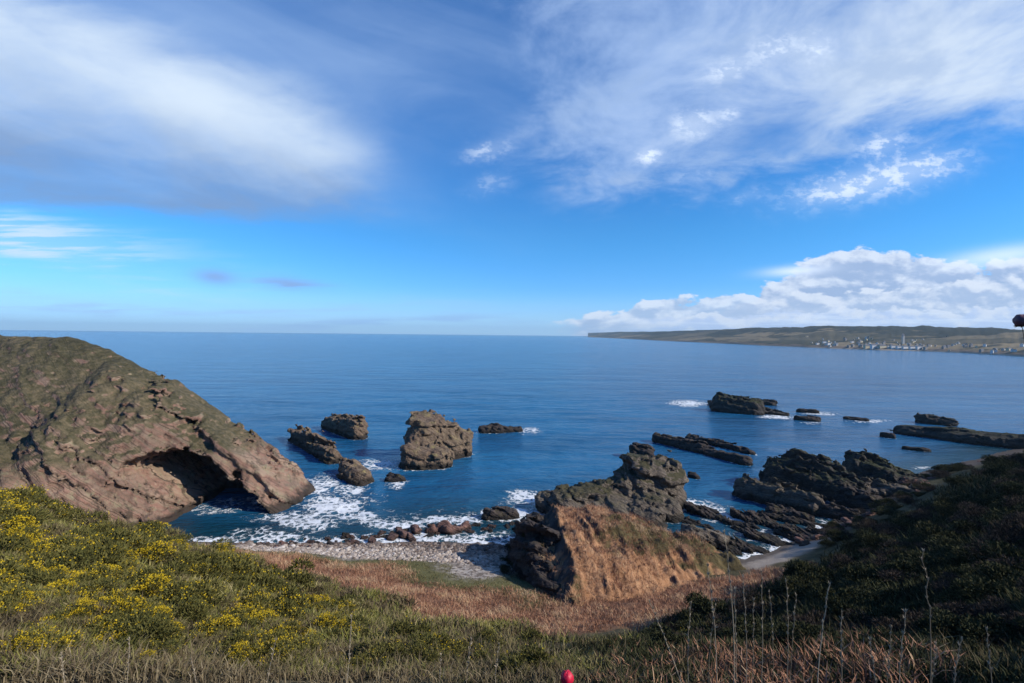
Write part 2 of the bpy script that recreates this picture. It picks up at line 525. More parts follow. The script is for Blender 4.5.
def ground_z(x, y):
    i = np.clip(np.interp(x, gx, np.arange(len(gx))), 0, len(gx) - 1.001)
    j = np.clip(np.interp(y, gy, np.arange(len(gy))), 0, len(gy) - 1.001)
    a, b = i.astype(int), j.astype(int)
    f, g = i - a, j - b
    return (GZ[a, b] * (1 - f) + GZ[a + 1, b] * f) * (1 - g) + (GZ[a, b + 1] * (1 - f) + GZ[a + 1, b + 1] * f) * g


def cast(px, py, eye=None, jit=0.0):
    """where rays meet the land; returns points (n,3) and a hit mask"""
    e = EYE if eye is None else eye
    d = ray(px, py)
    D = 2.2 * (140 / 2.2) ** np.linspace(0, 1, 260)
    hit = np.zeros(len(px), bool); Dh = np.full(len(px), np.nan)
    for t in D:
        x, y, z = e[0] + d[:, 0] * t, e[1] + d[:, 1] * t, e[2] + d[:, 2] * t
        n = (~hit) & (z < ground_z(x, y))
        Dh[n] = t; hit |= n
    Dh = np.where(hit, Dh, 1)
    p = e + d * Dh[:, None]
    if jit:
        p[:, :2] += RNG.normal(size=(len(px), 2)) * (jit * Dh[:, None])
    p[:, 2] = ground_z(p[:, 0], p[:, 1])
    return p, hit


def cover(x, y, z):
    n = fbm(x * 0.12, y * 0.12, x * 0 + 1.1, 4)
    zz = z + n * 1.2
    beach = sstep(1.9, 1.3, zz) * sstep(40, 44, y) * (1 - sstep(8, 11, x) * sstep(31, 28, x) * sstep(70, 66, y))
    turf = sstep(1.2, 1.7, zz) * sstep(3.0, 2.3, zz)
    flat = sstep(7.4, 6.0, zz) * sstep(-48, -36, x) * sstep(26, 31, y)
    brack = np.maximum(sstep(1.9, 2.5, zz), sstep(5, 10, x + n * 4) * sstep(1.2, 1.9, zz)) * flat
    rt = np.maximum(sstep(0.0, 6.0, x - (4 + 0.1 * y)) * sstep(6.5, 8.0, zz), sstep(28, 33, x) * sstep(2.0, 2.6, zz))
    turf = turf * sstep(9, 3, x); brack = brack * sstep(34, 29, x)
    return beach, turf, brack, rt


bch, trf, brk, rgt = cover(GX, GY, GZ)


def ground_material():
    m, nt, b = material('ground_cover', 0.95, 0.15)
    pos, nor = geo(nt)
    n1 = nt.noise(pos, 0.5, 8, 0.7); n2 = nt.noise(pos, 3.0, 6, 0.7); n3 = nt.noise(pos, 0.2, 4, 0.6)
    heath = nt.ramp(n1, [(0.3, (0.035, 0.03, 0.016)), (0.45, (0.07, 0.06, 0.03)), (0.6, (0.11, 0.09, 0.05)), (0.75, (0.06, 0.062, 0.022))])
    dark = nt.ramp(n1, [(0.3, (0.03, 0.028, 0.016)), (0.5, (0.06, 0.055, 0.026)), (0.7, (0.10, 0.075, 0.042))])
    col = nt.mix(nt.attr('slope_scrub'), heath, dark)
    brack = nt.ramp(n1 * 0.6 + n2 * 0.4, [(0.32, (0.075, 0.035, 0.02)), (0.46, (0.19, 0.088, 0.05)), (0.58, (0.25, 0.135, 0.078)), (0.72, (0.30, 0.20, 0.11))])
    col = nt.mix(nt.attr('bracken'), col, brack)
    turf = nt.ramp(n2 * 0.5 + n3 * 0.5, [(0.35, (0.085, 0.08, 0.034)), (0.55, (0.14, 0.13, 0.055)), (0.7, (0.22, 0.185, 0.10))])
    col = nt.mix(nt.attr('turf'), col, turf)
    peb = nt.voro(pos, 2.6, 'F1', 'Color')
    px, _, _ = nt.xyz(peb)
    beach = nt.ramp(px * 0.6 + n1 * 0.4, [(0.25, (0.13, 0.105, 0.088)), (0.5, (0.30, 0.25, 0.21)), (0.75, (0.42, 0.37, 0.32))])
    x, y, z = nt.xyz(pos)
    sand = nt.mix(n1, (0.28, 0.23, 0.19), (0.40, 0.34, 0.28))
    beach = nt.mix(nt.ss(22.0, 28.0, x), beach, sand)
    beach = nt.mix(nt.ss(41.0, 52.0, x + (n1 - 0.5) * 12), beach, nt.mix(n2, (0.05, 0.042, 0.036), (0.13, 0.10, 0.085)))
    wet = nt.ss(0.75, 0.25, z + (n1 - 0.5) * 0.9)
    beach = nt.mix(wet * 0.8, beach, (0.075, 0.058, 0.048))
    col = nt.mix(nt.attr('beach'), col, beach)
    nt.put(b.inputs['Base Color'], col)
    bump(nt, b, n2 * 0.5 + n1, 0.8, 0.4)
    return m


gv = np.stack([GX, GY, GZ], -1).reshape(-1, 3)
g_me = np_mesh('ground', gv, grid_faces(len(gx), len(gy)), True, {'beach': bch.ravel(), 'turf': trf.ravel(), 'bracken': brk.ravel(), 'slope_scrub': rgt.ravel()})
ground = tag(link('ground', g_me, ground_material()), kind='structure', label='grassy cliff slopes falling to a pebble beach')

# ------------------------------------------------------------------ implicit rocks
def bedding(p, amp, thick, n=(0.42, 0.5, 0.76), seed=0.0):
    s = p[:, 0] * n[0] + p[:, 1] * n[1] + p[:, 2] * n[2]
    w = fbm(p[:, 0] * 0.2 + seed, p[:, 1] * 0.2, p[:, 2] * 0.2, 2)
    s = s / thick + w * 0.9
    k = np.floor(s)
    f = s - k
    h = (np.sin(k * 127.1 + seed) * 43758.5453) % 1.0
    return amp * ((h - 0.5) * sstep(0, 0.18, f) * sstep(1.0, 0.82, f) * 1.6 + 0.5 * (1 - sstep(0, 0.14, f) * sstep(1.0, 0.9, f)))


def blocks(p, size, thick, bn, seed):
    n = np.array(bn, float); n /= np.linalg.norm(n)
    a = np.cross(n, (0.3, -0.9, 0.2)); a /= np.linalg.norm(a); b = np.cross(n, a)
    w = fbm(p[:, 0] * 0.3 + seed, p[:, 1] * 0.3, p[:, 2] * 0.3, 2) * 0.5
    k = np.floor(p @ n / thick + w + seed)
    i = np.floor(p @ a / size + w + 0.37 * np.sin(k * 3.1)); j = np.floor(p @ b / size * 0.8 - w + 0.41 * np.cos(k * 5.3))
    return (np.sin(i * 127.1 + j * 311.7 + k * 74.7 + seed) * 43758.5453) % 1.0 - 0.5


def roughen(F, org, h, amp, thick, freq, seed, band=4.0, bn=(0.42, 0.5, 0.76), blk=1.0, wgt=None):
    F0 = F.copy() if wgt is not None else None
    m = np.abs(F) < band * max(1.0, amp)
    I = np.nonzero(m)
    p = np.stack(I, 1) * h + np.asarray(org)
    n = fbm(p[:, 0] * freq + seed, p[:, 1] * freq, p[:, 2] * freq, 4, 0.55, True) * amp * 0.9
    n2 = fbm(p[:, 0] * freq * 3 + seed, p[:, 1] * freq * 3, p[:, 2] * freq * 3, 3, 0.6) * amp * 0.55
    F[I] += bedding(p, amp * 1.15, thick, bn, seed) - n * 0.45 + n2 * 0.6
    F[I] += blk * (blocks(p, thick * 1.1, thick * 0.8, bn, seed) * amp * 1.35 + blocks(p, thick * 0.45, thick * 0.35, bn, seed + 5) * amp * 0.5)
    if wgt is not None:
        F[I] = F0[I] + (F[I] - F0[I]) * wgt(p)
    return F


def box_grid(lo, hi, h):
    lo, hi = np.asarray(lo, float), np.asarray(hi, float)
    n = np.ceil((hi - lo) / h).astype(int) + 1
    ax = [lo[i] + np.arange(n[i]) * h for i in range(3)]
    return np.meshgrid(*ax, indexing='ij'), lo


def ridge_F(Xg, Yg, Zg, lump):
    (xa, ya), (xb, yb), w, ha, hb, zb = lump
    dx, dy = xb - xa, yb - ya
    L = math.hypot(dx, dy) + 1e-6
    t = ((Xg - xa) * dx + (Yg - ya) * dy) / L
    tc = np.clip(t, 0, L)
    ex = t - tc
    d = np.hypot(ex, (-(Xg - xa) * dy + (Yg - ya) * dx) / L)
    hh = ha + (hb - ha) * tc / L
    k = (np.abs(d / w) ** 3.2 + np.abs((Zg - zb) / hh) ** 2.8) ** (1 / 3.0)
    return (k - 1) * np.minimum(w, np.minimum(ha, hb) * 1.5)


def rock_mesh(name, lumps, h, amp, thick, freq, seed, bottom=-1.5, bn=(0.42, 0.5, 0.76)):
    xs = [q for l in lumps for q in (l[0][0] - l[2], l[0][0] + l[2], l[1][0] - l[2], l[1][0] + l[2])]
    ys = [q for l in lumps for q in (l[0][1] - l[2], l[0][1] + l[2], l[1][1] - l[2], l[1][1] + l[2])]
    zt = max(max(l[3], l[4]) + l[5] for l in lumps)
    pad = amp * 2 + 2 * h + 0.4
    (Xg, Yg, Zg), org = box_grid((min(xs) - pad, min(ys) - pad, bottom), (max(xs) + pad, max(ys) + pad, zt + pad), h)
    F = np.full(Xg.shape, 1e3)
    for l in lumps:
        f = ridge_F(Xg, Yg, Zg, l)
        k = 0.5
        F = -k * np.log(np.exp(-np.clip(F, -20, 20) / k) + np.exp(-np.clip(f, -20, 20) / k) + 1e-18)
    F = roughen(F, org, h, amp, thick, freq, seed, bn=bn)
    F[:, :, 0] = 1.0
    v, q = surface_nets(F, org, h)
    return v, q


def L(a, b, w, ha, hb=None, zb=0.0):
    A, B = W(a[0], a[1], zb), W(b[0], b[1], zb)
    return ((A[0], A[1]), (B[0], B[1]), w, ha, hb if hb else ha, zb)


FOOT = []                                                   # footprints for the surf


def rock(name, label, cat, lumps, mat, h=0.3, amp=0.5, thick=1.3, freq=0.35, group=None, seed=None, bn=(0.42, 0.5, 0.76)):
    seed = random.uniform(0, 90) if seed is None else seed
    v, q = rock_mesh(name, lumps, h, amp, thick, freq, seed, bn=bn)
    c = np.array([v[:, 0].mean(), v[:, 1].mean(), 0])
    o = link(name, np_mesh(name, v - c, q, True), mat)
    o.location = c
    FOOT.extend(lumps)
    return tag(o, label, cat, group)


rock('sea_stack', 'tall square brown sea stack standing alone in the bay', 'sea stack',
     [L((424, 459), (446, 455), 4.3, 8.8, 7.6), L((412, 467), (440, 466), 2.7, 4.0, 3.4), L((452, 457), (463, 455), 2.3, 5.6, 4.6), L((420, 458), (425, 458), 2.4, 9.2)], M_STACK, 0.26, 0.6, 1.9, 0.34, bn=(0.12, -0.2, 0.97))
rock('sea_rock', 'long brown sea rock slanting out of open water, farther of the two slanting rocks', 'rock', [L((331, 428), (358, 438), 2.5, 3.4, 5.0)], M_STACK, 0.3, 0.5)
rock('sea_rock', 'long jagged brown rock slanting down to the boulder in the surf', 'rock', [L((297, 440), (318, 452), 1.8, 3.0, 3.4), L((318, 452), (333, 462), 1.8, 3.0, 2.6)], M_STACK, 0.26, 0.5)
rock('sea_rock', 'rounded brown boulder with white surf around its foot beside the slanting rock', 'rock', [L((348, 474), (362, 482), 2.2, 3.2, 2.4)], M_STACK, 0.24, 0.4)
rock('sea_rock', 'small dark rock awash in the surf in front of the square stack', 'rock', [L((390, 481), (400, 481), 1.0, 1.2)], M_REEF, 0.2, 0.3)
rock('skerry', 'low flat skerry with a trail of white foam beyond the square stack', 'rock', [L((483, 432), (497, 432), 1.6, 1.9), L((500, 432), (518, 431), 1.3, 1.4)], M_REEF, 0.25, 0.35)
rock('rock_islet', 'dark humped islet with a long tail, far out in the bay', 'islet',
     [L((724, 411), (752, 413), 4.6, 6.8, 5.6), L((755, 412), (783, 415), 2.2, 2.4, 1.2), L((758, 404), (772, 405), 2, 2.0), L((712, 405), (716, 406), 1.6, 1.6)], M_SKERRY, 0.4, 0.6)
rock('sea_rock', 'small low black rock just off the tail of the humped islet, farther one', 'rock', [L((801, 412), (815, 413), 1.4, 1.4)], M_REEF, 0.3, 0.3)
rock('sea_rock', 'small low black rock just off the tail of the humped islet, nearer one', 'rock', [L((799, 420), (816, 421), 1.5, 1.5)], M_REEF, 0.3, 0.3)
rock('sea_rock', 'thin sliver of rock barely above the water between islet and long reef', 'rock', [L((846, 419), (866, 421), 1.0, 0.9)], M_REEF, 0.25, 0.2)
rock('sea_rock', 'little upright dark rock alone in the water before the long reef', 'rock', [L((884, 437), (891, 438), 1.1, 1.9)], M_REEF, 0.22, 0.3)
rock('sea_rock', 'low pair of wet slivers just in front of the long reef', 'rock', [L((906, 449), (915, 450), 0.8, 0.8), L((922, 451), (927, 451), 0.7, 0.7)], M_REEF, 0.2, 0.2)
rock('skerry', 'short dark skerry lying just behind the long reef', 'rock', [L((924, 423), (948, 425), 2.4, 3.0, 2.2)], M_SKERRY, 0.35, 0.5)
rock('reef', 'long low dark reef running out from the far shore of the bay', 'reef',
     [L((908, 434), (960, 440), 3.2, 2.4, 3.2), L((955, 440), (1045, 450), 4.2, 2.8, 3.4)], M_SKERRY, 0.35, 0.5)
rock('rock_ledge', 'thick straight dark ledge breaking the water, nearer of a parallel pair', 'rock', [L((658, 442), (700, 452), 1.4, 2.0, 1.9), L((700, 452), (745, 464), 1.4, 1.9, 1.5)], M_REEF, 0.24, 0.35)
rock('rock_ledge', 'thin straight dark ledge breaking the water, farther of a parallel pair', 'rock', [L((690, 440), (752, 454), 1.0, 1.5, 1.2)], M_REEF, 0.24, 0.3)
rock('sea_rock', 'stubby dark rock peeping out behind the top of the square crag', 'rock', [L((635, 457), (647, 458), 1.5, 2.6)], M_REEF, 0.24, 0.4)
rock('sea_rock', 'tiny dark rock in calm water beside the square crag', 'rock', [L((691, 477), (696, 478), 0.8, 0.9)], M_REEF, 0.18, 0.2)
rock('crag', 'squat dark crag with a flat top behind the orange knoll', 'crag',
     [L((640, 505), (664, 503), 3.7, 8.2, 8.0), L((566, 512), (628, 507), 3.0, 3.2, 6.0), L((548, 510), (560, 512), 1.8, 2.6), L((640, 517), (668, 517), 2.5, 3.4, 3.0), L((606, 520), (652, 526), 2.0, 2.6, 2.4)], M_CRAG, 0.24, 0.5, 1.5, 0.36, bn=(0.3, -0.12, 0.95))
SL = (0.62, 0.62, 0.48)                                     # the beds of the outcrop stand tilted
rock('rock_dome', 'tallest green-topped rock dome of the shore outcrop', 'rock', [L((784, 488), (838, 498), 3.7, 5.0, 4.2), L((800, 487), (820, 491), 3.4, 5.9, 5.4)], M_SKERRY, 0.26, 0.6, 1.2, 0.3, bn=SL)
rock('rock_dome', 'broad dark rock dome behind the tallest dome of the shore outcrop', 'rock', [L((860, 481), (916, 491), 3.4, 5.4, 2.6)], M_SKERRY, 0.28, 0.6, 1.2, 0.3, bn=SL)
rock('rock_ridge', 'long grey-brown rock back sloping to the water in front of the tallest dome', 'rock', [L((748, 497), (808, 511), 2.2, 3.2, 3.0)], M_CRAG, 0.24, 0.5, 1.1, 0.35, bn=SL)
rock('rock_ridge', 'narrow dark rock tongue at the foot of the shore outcrop beside the sand', 'rock', [L((812, 513), (862, 524), 1.1, 2.2, 1.4)], M_REEF, 0.22, 0.4, 0.9, bn=SL)
rock('rock_ridge', 'dark tilted rock wedged between the two domes and the sand', 'rock', [L((842, 503), (884, 514), 1.5, 3.0, 2.2)], M_REEF, 0.24, 0.45, 1.0, bn=SL)
rock('rock_ridge', 'brown rock bench at the landward end of the shore outcrop', 'rock', [L((868, 497), (915, 503), 1.6, 2.8, 2.2)], M_CRAG, 0.24, 0.45, 1.0, bn=SL)
rock('rock_ridge', 'pinkish rough rock at the landward tip of the outcrop near the bay sand', 'rock', [L((908, 493), (944, 490), 2.0, 2.4, 1.6)], M_RED, 0.26, 0.5, 1.0, bn=SL)
rock('rock_ridge', 'thin black rock blade awash between the long rock back and the slabs', 'rock', [L((770, 515), (806, 521), 0.9, 1.4, 1.0)], M_REEF, 0.2, 0.3, 0.8, bn=SL)
rock('rock_lump', 'dark mossy rock lump beside the orange knoll above the sand', 'rock', [L((690, 541), (716, 543), 1.5, 2.2, 1.7, 0.3)], M_CRAG, 0.22, 0.4)
rock('sea_rock', 'low dark rock in the white surf left of the crag', 'rock', [L((545, 503), (556, 505), 1.2, 1.7)], M_REEF, 0.2, 0.3)
rock('sea_rock', 'flat wet rock at the edge of the surf before the pebble beach', 'rock', [L((488, 518), (512, 517), 0.9, 1.1)], M_REEF, 0.2, 0.3)

v0 = ((2.0, 61.0), (5.2, 51.5), 1.9, 4.6, 3.2, 0.0)
rock('outcrop', 'dark craggy rock face on the shaded flank of the orange knoll', 'outcrop', [v0, ((2.8, 63.0), (4.4, 58.0), 2.2, 5.4, 5.2, 0.0)], M_REEF, 0.22, 0.4, 1.2, 0.4)
FOOT = FOOT[:-2]

# tide-washed slabs between the crag and the outcrop, each its own object
slab_src = []
for k in range(5):
    v, q = rock_mesh('slab', [((-1.6 - 0.3 * k, 0), (1.6, 0.2), 0.55 + 0.12 * k, 0.55 + 0.1 * k, 0.45, 0)], 0.16, 0.28, 0.8, 0.6, 3.0 + 11 * k, -0.6)
    slab_src.append(np_mesh('tide_rock', v, q, True)); slab_src[-1].materials.append(M_REEF)
rs = random.Random(5)
n_sl = 0
while n_sl < 34:
    px, py = rs.uniform(693, 850), rs.uniform(503, 549)
    if py < 506 + (px - 700) * 0.14 or (px > 790 and py < 522) or py > 552 - abs(px - 760) * 0.12:
        continue
    p = W(px, py, 0.1)
    o = link('tide_rock', slab_src[n_sl % 5]); n_sl += 1
    o.location = (p[0], p[1], 0.0)
    o.rotation_euler = (0, 0, math.radians(-52 + rs.uniform(-14, 14)))
    s = rs.uniform(0.4, 1.0); o.scale = (s * rs.uniform(0.8, 1.3), s, s * rs.uniform(0.6, 1.3))
    tag(o, 'low dark wet slab among the rock pools between crag and outcrop', 'rock', 'tide-washed slabs by the rock pools')

# boulders along the water's edge
bd_src = []
for k in range(5):
    v, q = rock_mesh('boulder', [((-0.25, 0), (0.25, 0.1), 0.62, 0.62, 0.5, 0)], 0.14, 0.2, 0.5, 0.9, 7.0 + 13 * k, -0.4)
    bd_src.append(np_mesh('boulder', v, q, True)); bd_src[-1].materials.append(M_RED if k % 2 == 0 else M_REEF)
big_b = [(402, 533, 1.5), (416, 530, 1.3), (392, 537, 1.1), (432, 531, 1.2), (441, 529, 1.5), (452, 531, 1.6), (463, 527, 1.2), (412, 539, 0.9), (372, 541, 0.9), (350, 543, 0.8)]
for (px, py, s) in big_b:
    p = W(px, py, 0.2); o = link('boulder', bd_src[rs.choice((0, 2, 4))])
    o.location = (p[0], p[1], 0.1); o.scale = (s, s, s * 1.1); o.rotation_euler = (rs.uniform(-.5, .5), rs.uniform(-.5, .5), rs.uniform(0, 6)); o.scale = (s * rs.uniform(.8, 1.5), s * rs.uniform(.7, 1.1), s * rs.uniform(.7, 1.2))
    tag(o, 'large reddish boulder in the cluster at the middle of the beach edge', 'boulder', 'large reddish beach boulders')
for i in range(95):
    t = rs.random()
    px = 255 + 265 * t
    edge = np.interp(px, [250, 340, 420, 505, 525], [549, 537, 529, 522, 519])
    py = edge + rs.gauss(2.0, 3.0)
    p = W(px, py, 0.1); o = link('boulder', bd_src[i % 5])
    s = rs.uniform(0.25, 0.75)
    o.location = (p[0], p[1], max(float(ground_z(p[0], p[1])), -0.1)); o.scale = (s * rs.uniform(0.8, 1.5), s, s); o.rotation_euler = (0, 0, rs.uniform(0, 6))
    tag(o, 'small dark boulder in the line along the edge of the pebble beach', 'boulder', 'small boulders along the beach edge')

for i in range(60):
    px = rs.uniform(800, 1000)
    py = np.interp(px, [800, 850, 905, 960, 1000], [547, 530, 509, 474, 456]) + rs.gauss(1.5, 3)
    p = W(px, py, 0.1); o = link('boulder', bd_src[i % 5]); s = rs.uniform(0.3, 1.0)
    o.location = (p[0], p[1], max(float(ground_z(p[0], p[1])), -0.1)); o.scale = (s * rs.uniform(0.8, 1.8), s, s); o.rotation_euler = (rs.uniform(-.4, .4), rs.uniform(-.4, .4), rs.uniform(0, 6))
    tag(o, 'dark boulder on the narrow shore below the shaded slope', 'boulder', 'boulders below the shaded slope')

# ------------------------------------------------------------------ headland with the arch
def build_headland():
    h = 0.33
    (Xg, Yg, Zg), org = box_grid((-132, 44, -2.2), (-33, 112, 31.5), h)
    X2, Y2 = Xg[:, :, 0], Yg[:, :, 0]
    n1 = fbm(X2 * 0.06, Y2 * 0.06, X2 * 0 + 2.2, 4)
    n2 = fbm(X2 * 0.03, Y2 * 0.15, X2 * 0 + 5.2, 4, 0.5, True)
    ridge = np.interp(X2, [-150, -105, -86, -80, -74, -62, -50, -41, -36.5], [29.4, 29.2, 28.4, 25.7, 22.6, 17.0, 9.8, 3.8, -3.5])
    yf = np.interp(X2, [-130, -95, -80, -70, -62, -56, -50, -41, -36], [46, 50, 54, 59, 68, 74, 76.5, 79.5, 82])
    sl = np.interp(X2, [-130, -90, -75, -65, -58, -48, -40], [0.66, 0.66, 0.74, 1.05, 1.7, 1.9, 1.5])
    d = Y2 - yf + 1.5 + n1 * 2.0
    face = np.where(d > 0, d * sl, d * 1.2) + n1 * 1.2 + n2 * 0.9
    # rounding of the brow between face and plateau
    yb = np.interp(X2, [-130, -90, -62, -50, -36], [111, 109, 101, 97, 92])
    back = (yb - Y2) * 2.2
    k = 1.1
    H = -k * np.log(np.exp(-np.clip(face, -60, 60) / k) + np.exp(-(ridge + np.interp(X2, [-90, -78, -45], [-0.2, 2.2, 2.2]) + n1 * 0.35) / k) + np.exp(-np.clip(back, -60, 60) / k))
    F = (Zg - H[:, :, None]) * 0.62
    # the cave: an outline pushed back through the rock, shrinking and bending with depth
    poly = np.array([RD(px, py, 79.0)[[0, 2]] for px, py in ((145, 460), (158, 452), (180, 449), (207, 459), (234, 480), (259, 502), (273, 513), (266, 530), (196, 533), (188, 508), (168, 485), (146, 469))])
    cen = poly.mean(0)
    t = np.clip((Yg - 76) / 28, -0.4, 1.3)
    scl = np.where(t < 0, 1 - t * 0.35, 1 - 0.2 * t)
    sx = (Xg - (cen[0] - 5.0 * t * np.maximum(t, 0.15))) / scl; sz = (Zg - cen[1]) / scl
    sx0, sz0 = sx - 0, sz
    px_, pz_ = poly[:, 0] - cen[0], poly[:, 1] - cen[1]
    sx = sx0; dd = np.full(Xg.shape, 1e9); ins = np.zeros(Xg.shape, bool)
    for i in range(len(poly)):
        ax, az = px_[i], pz_[i]; bx, bz = px_[(i + 1) % len(poly)], pz_[(i + 1) % len(poly)]
        ex, ez = bx - ax, bz - az
        wx, wz = sx - ax, sz - az
        tt = np.clip((wx * ex + wz * ez) / (ex * ex + ez * ez), 0, 1)
        dd = np.minimum(dd, (wx - ex * tt) ** 2 + (wz - ez * tt) ** 2)
        c1 = (sz < az) != (sz < bz)
        xi = ax + (sz - az) / (bz - az + 1e-9) * ex
        ins ^= c1 & (sx < xi)
    cave = np.sqrt(dd) * np.where(ins, -1, 1) * scl - 0.25
    cave = np.maximum(cave, (Yg - 91.5 - fbm(Xg * 0.3, Yg * 0, Zg * 0.3, 2)) * 0.8)
    # a small daylight window through the back of the cave
    A, B = RD(176, 459, 90), RD(171, 461, 114)
    tt = np.clip((Yg - A[1]) / (B[1] - A[1]), 0, 1)
    win = np.hypot(Xg - (A[0] + (B[0] - A[0]) * tt), (Zg - (A[2] + (B[2] - A[2]) * tt)) * 1.5) - 1.5
    cave = np.minimum(cave, np.maximum(win, np.abs(Yg - 102) - 14))
    F = np.maximum(F, -cave)
    # extra gullies low down
    F = roughen(F, org, h, 0.75, 1.25, 0.2, 4.4, 3.5, bn=(0.60, 0.16, 0.78), blk=0.7, wgt=lambda p: 0.32 + 0.75 * sstep(34, 12, np.sqrt((p[:, 0] + 54) ** 2 + ((p[:, 1] - 80) * 0.8) ** 2 + ((p[:, 2] - 5) * 1.3) ** 2)))
    F[0] = F[-1] = 1.0; F[:, 0] = F[:, -1] = 1.0; F[:, :, 0] = 1.0; F[:, :, -1] = 1.0
    v, q = surface_nets(F, org, h)
    c = np.array([-75.0, 85.0, 0.0])
    o = link('headland', np_mesh('headland', v - c, q, True), M_HEAD)
    o.location = c
    tag(o, 'brown cliff headland pierced by a dark sea arch and sloping into the water', 'headland')


build_headland()
FOOT.append(((-50, 82), (-38, 86), 4.0, 1, 1, 0))

# ------------------------------------------------------------------ knoll
def knoll_material():
    m, nt, b = material('knoll_cover', 0.95, 0.15)
    pos, nor = geo(nt)
    x, y, z = nt.xyz(pos); nx, ny, nz = nt.xyz(nor)
    n1 = nt.noise(pos, 0.6, 8, 0.7); n2 = nt.noise(pos, 3.0, 6, 0.7); n3 = nt.noise(pos, 0.22, 4, 0.6)
    run = nt.noise(nt.vec(x * 1.5, y * 0.4, z * 0.25), 1.2, 6, 0.65)
    br = nt.ramp(n1 * 0.35 + n2 * 0.25 + run * 0.4, [(0.34, (0.14, 0.07, 0.036)), (0.46, (0.30, 0.155, 0.08)), (0.56, (0.40, 0.225, 0.125)), (0.7, (0.46, 0.32, 0.18))])
    ol = nt.ramp(n1, [(0.3, (0.045, 0.036, 0.018)), (0.55, (0.11, 0.085, 0.04)), (0.7, (0.16, 0.12, 0.06))])
    col = nt.mix(nt.ss(0.52, 0.62, n3 + nt.ss(9.0, 14.0, x) * nt.ss(53.0, 60.0, y) * 0.2 - 0.05), br, ol)
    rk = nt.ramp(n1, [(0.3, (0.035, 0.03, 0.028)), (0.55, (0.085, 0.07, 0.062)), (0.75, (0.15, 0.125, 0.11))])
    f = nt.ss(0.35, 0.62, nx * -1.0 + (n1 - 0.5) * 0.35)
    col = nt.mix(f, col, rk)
    nt.put(b.inputs['Base Color'], col)
    bump(nt, b, n1 + run * 0.5 + n2 * 0.4, 0.9, 0.4)
    return m


def knoll_h(x, y):
    n = fbm(x * 0.18, y * 0.18, x * 0 + 6.1, 4)
    g = fbm(x * 0.55 + y * 0.12, y * 0.09, x * 0 + 2.6, 4, 0.55, True) + 0.5 * fbm(x * 0.9, y * 0.9, x * 0 + 4.6, 4, 0.6)
    top = np.interp(y, [44, 47, 50, 54, 58, 62, 66, 70, 73], [0.6, 2.8, 4.2, 5.3, 6.0, 6.4, 5.9, 3.8, 0.6])
    xr = np.interp(y, [46, 50, 62, 70], [7.0, 6.4, 6.0, 6.2]) + n * 2.4 + fbm(y * 0.45, y * 0 + 3.3, y * 0 + 1.2, 3) * 1.6
    dw = np.maximum(xr - x, 0)
    sh_w = np.interp(y, [46, 52, 58, 64, 70], [0.4, 2.2, 4.4, 5.6, 4.0]) + n * 1.2
    west = top - dw * 1.0 - np.maximum(dw - sh_w, 0) * 2.0 + fbm(x * 0.8, y * 0.8, x * 0 + 1.5, 4, 0.6, True) * 0.8 * sstep(0.3, 2, xr - x)
    flat_to = np.interp(y, [46, 56, 62, 68], [0.3, 2.0, 6.5, 7.0])
    e = np.maximum(x - xr - flat_to, 0)
    slope = np.interp(y, [46, 54, 62, 68], [0.30, 0.24, 0.23, 0.3])
    east = top - e * slope - np.maximum(x - xr, 0) * 0.05 + g * 0.8 + n * 0.8
    return np.where(x < xr, west, east)


kx, ky = np.arange(-4, 31, 0.22), np.arange(42.5, 74, 0.22)
KX, KY = np.meshgrid(kx, ky, indexing='ij')
KZ = np.maximum(knoll_h(KX, KY), ground_z(KX, KY) - 0.5)
edge = np.minimum(np.minimum(KX + 4, 30.8 - KX), np.minimum(KY - 42.5, 73.8 - KY))
KZ = KZ - sstep(1.5, 0.0, edge) * 3
hill = tag(link('hill', np_mesh('hill', np.stack([KX, KY, KZ], -1).reshape(-1, 3), grid_faces(len(kx), len(ky)), True), knoll_material()), kind='structure', label='orange-brown grassy knoll with a dark rock face')


def surf_z(x, y):
    """land or knoll, whichever is higher"""
    g = ground_z(x, y)
    i = np.clip((x + 4) / 0.22, 0, len(kx) - 1).astype(int); j = np.clip((y - 42.5) / 0.22, 0, len(ky) - 1).astype(int)
    on = (x > -4) & (x < 30.5) & (y > 42.5) & (y < 73.5)
    return np.where(on, np.maximum(g, KZ[i, j]), g)


# ------------------------------------------------------------------ sea
def graded(lo, hi, step, far, grow=1.12):
    a = list(np.arange(lo, hi + 1e-6, step)); s = step
    while a[-1] < far:
        s *= grow; a.append(min(a[-1] + s, far))
    return a


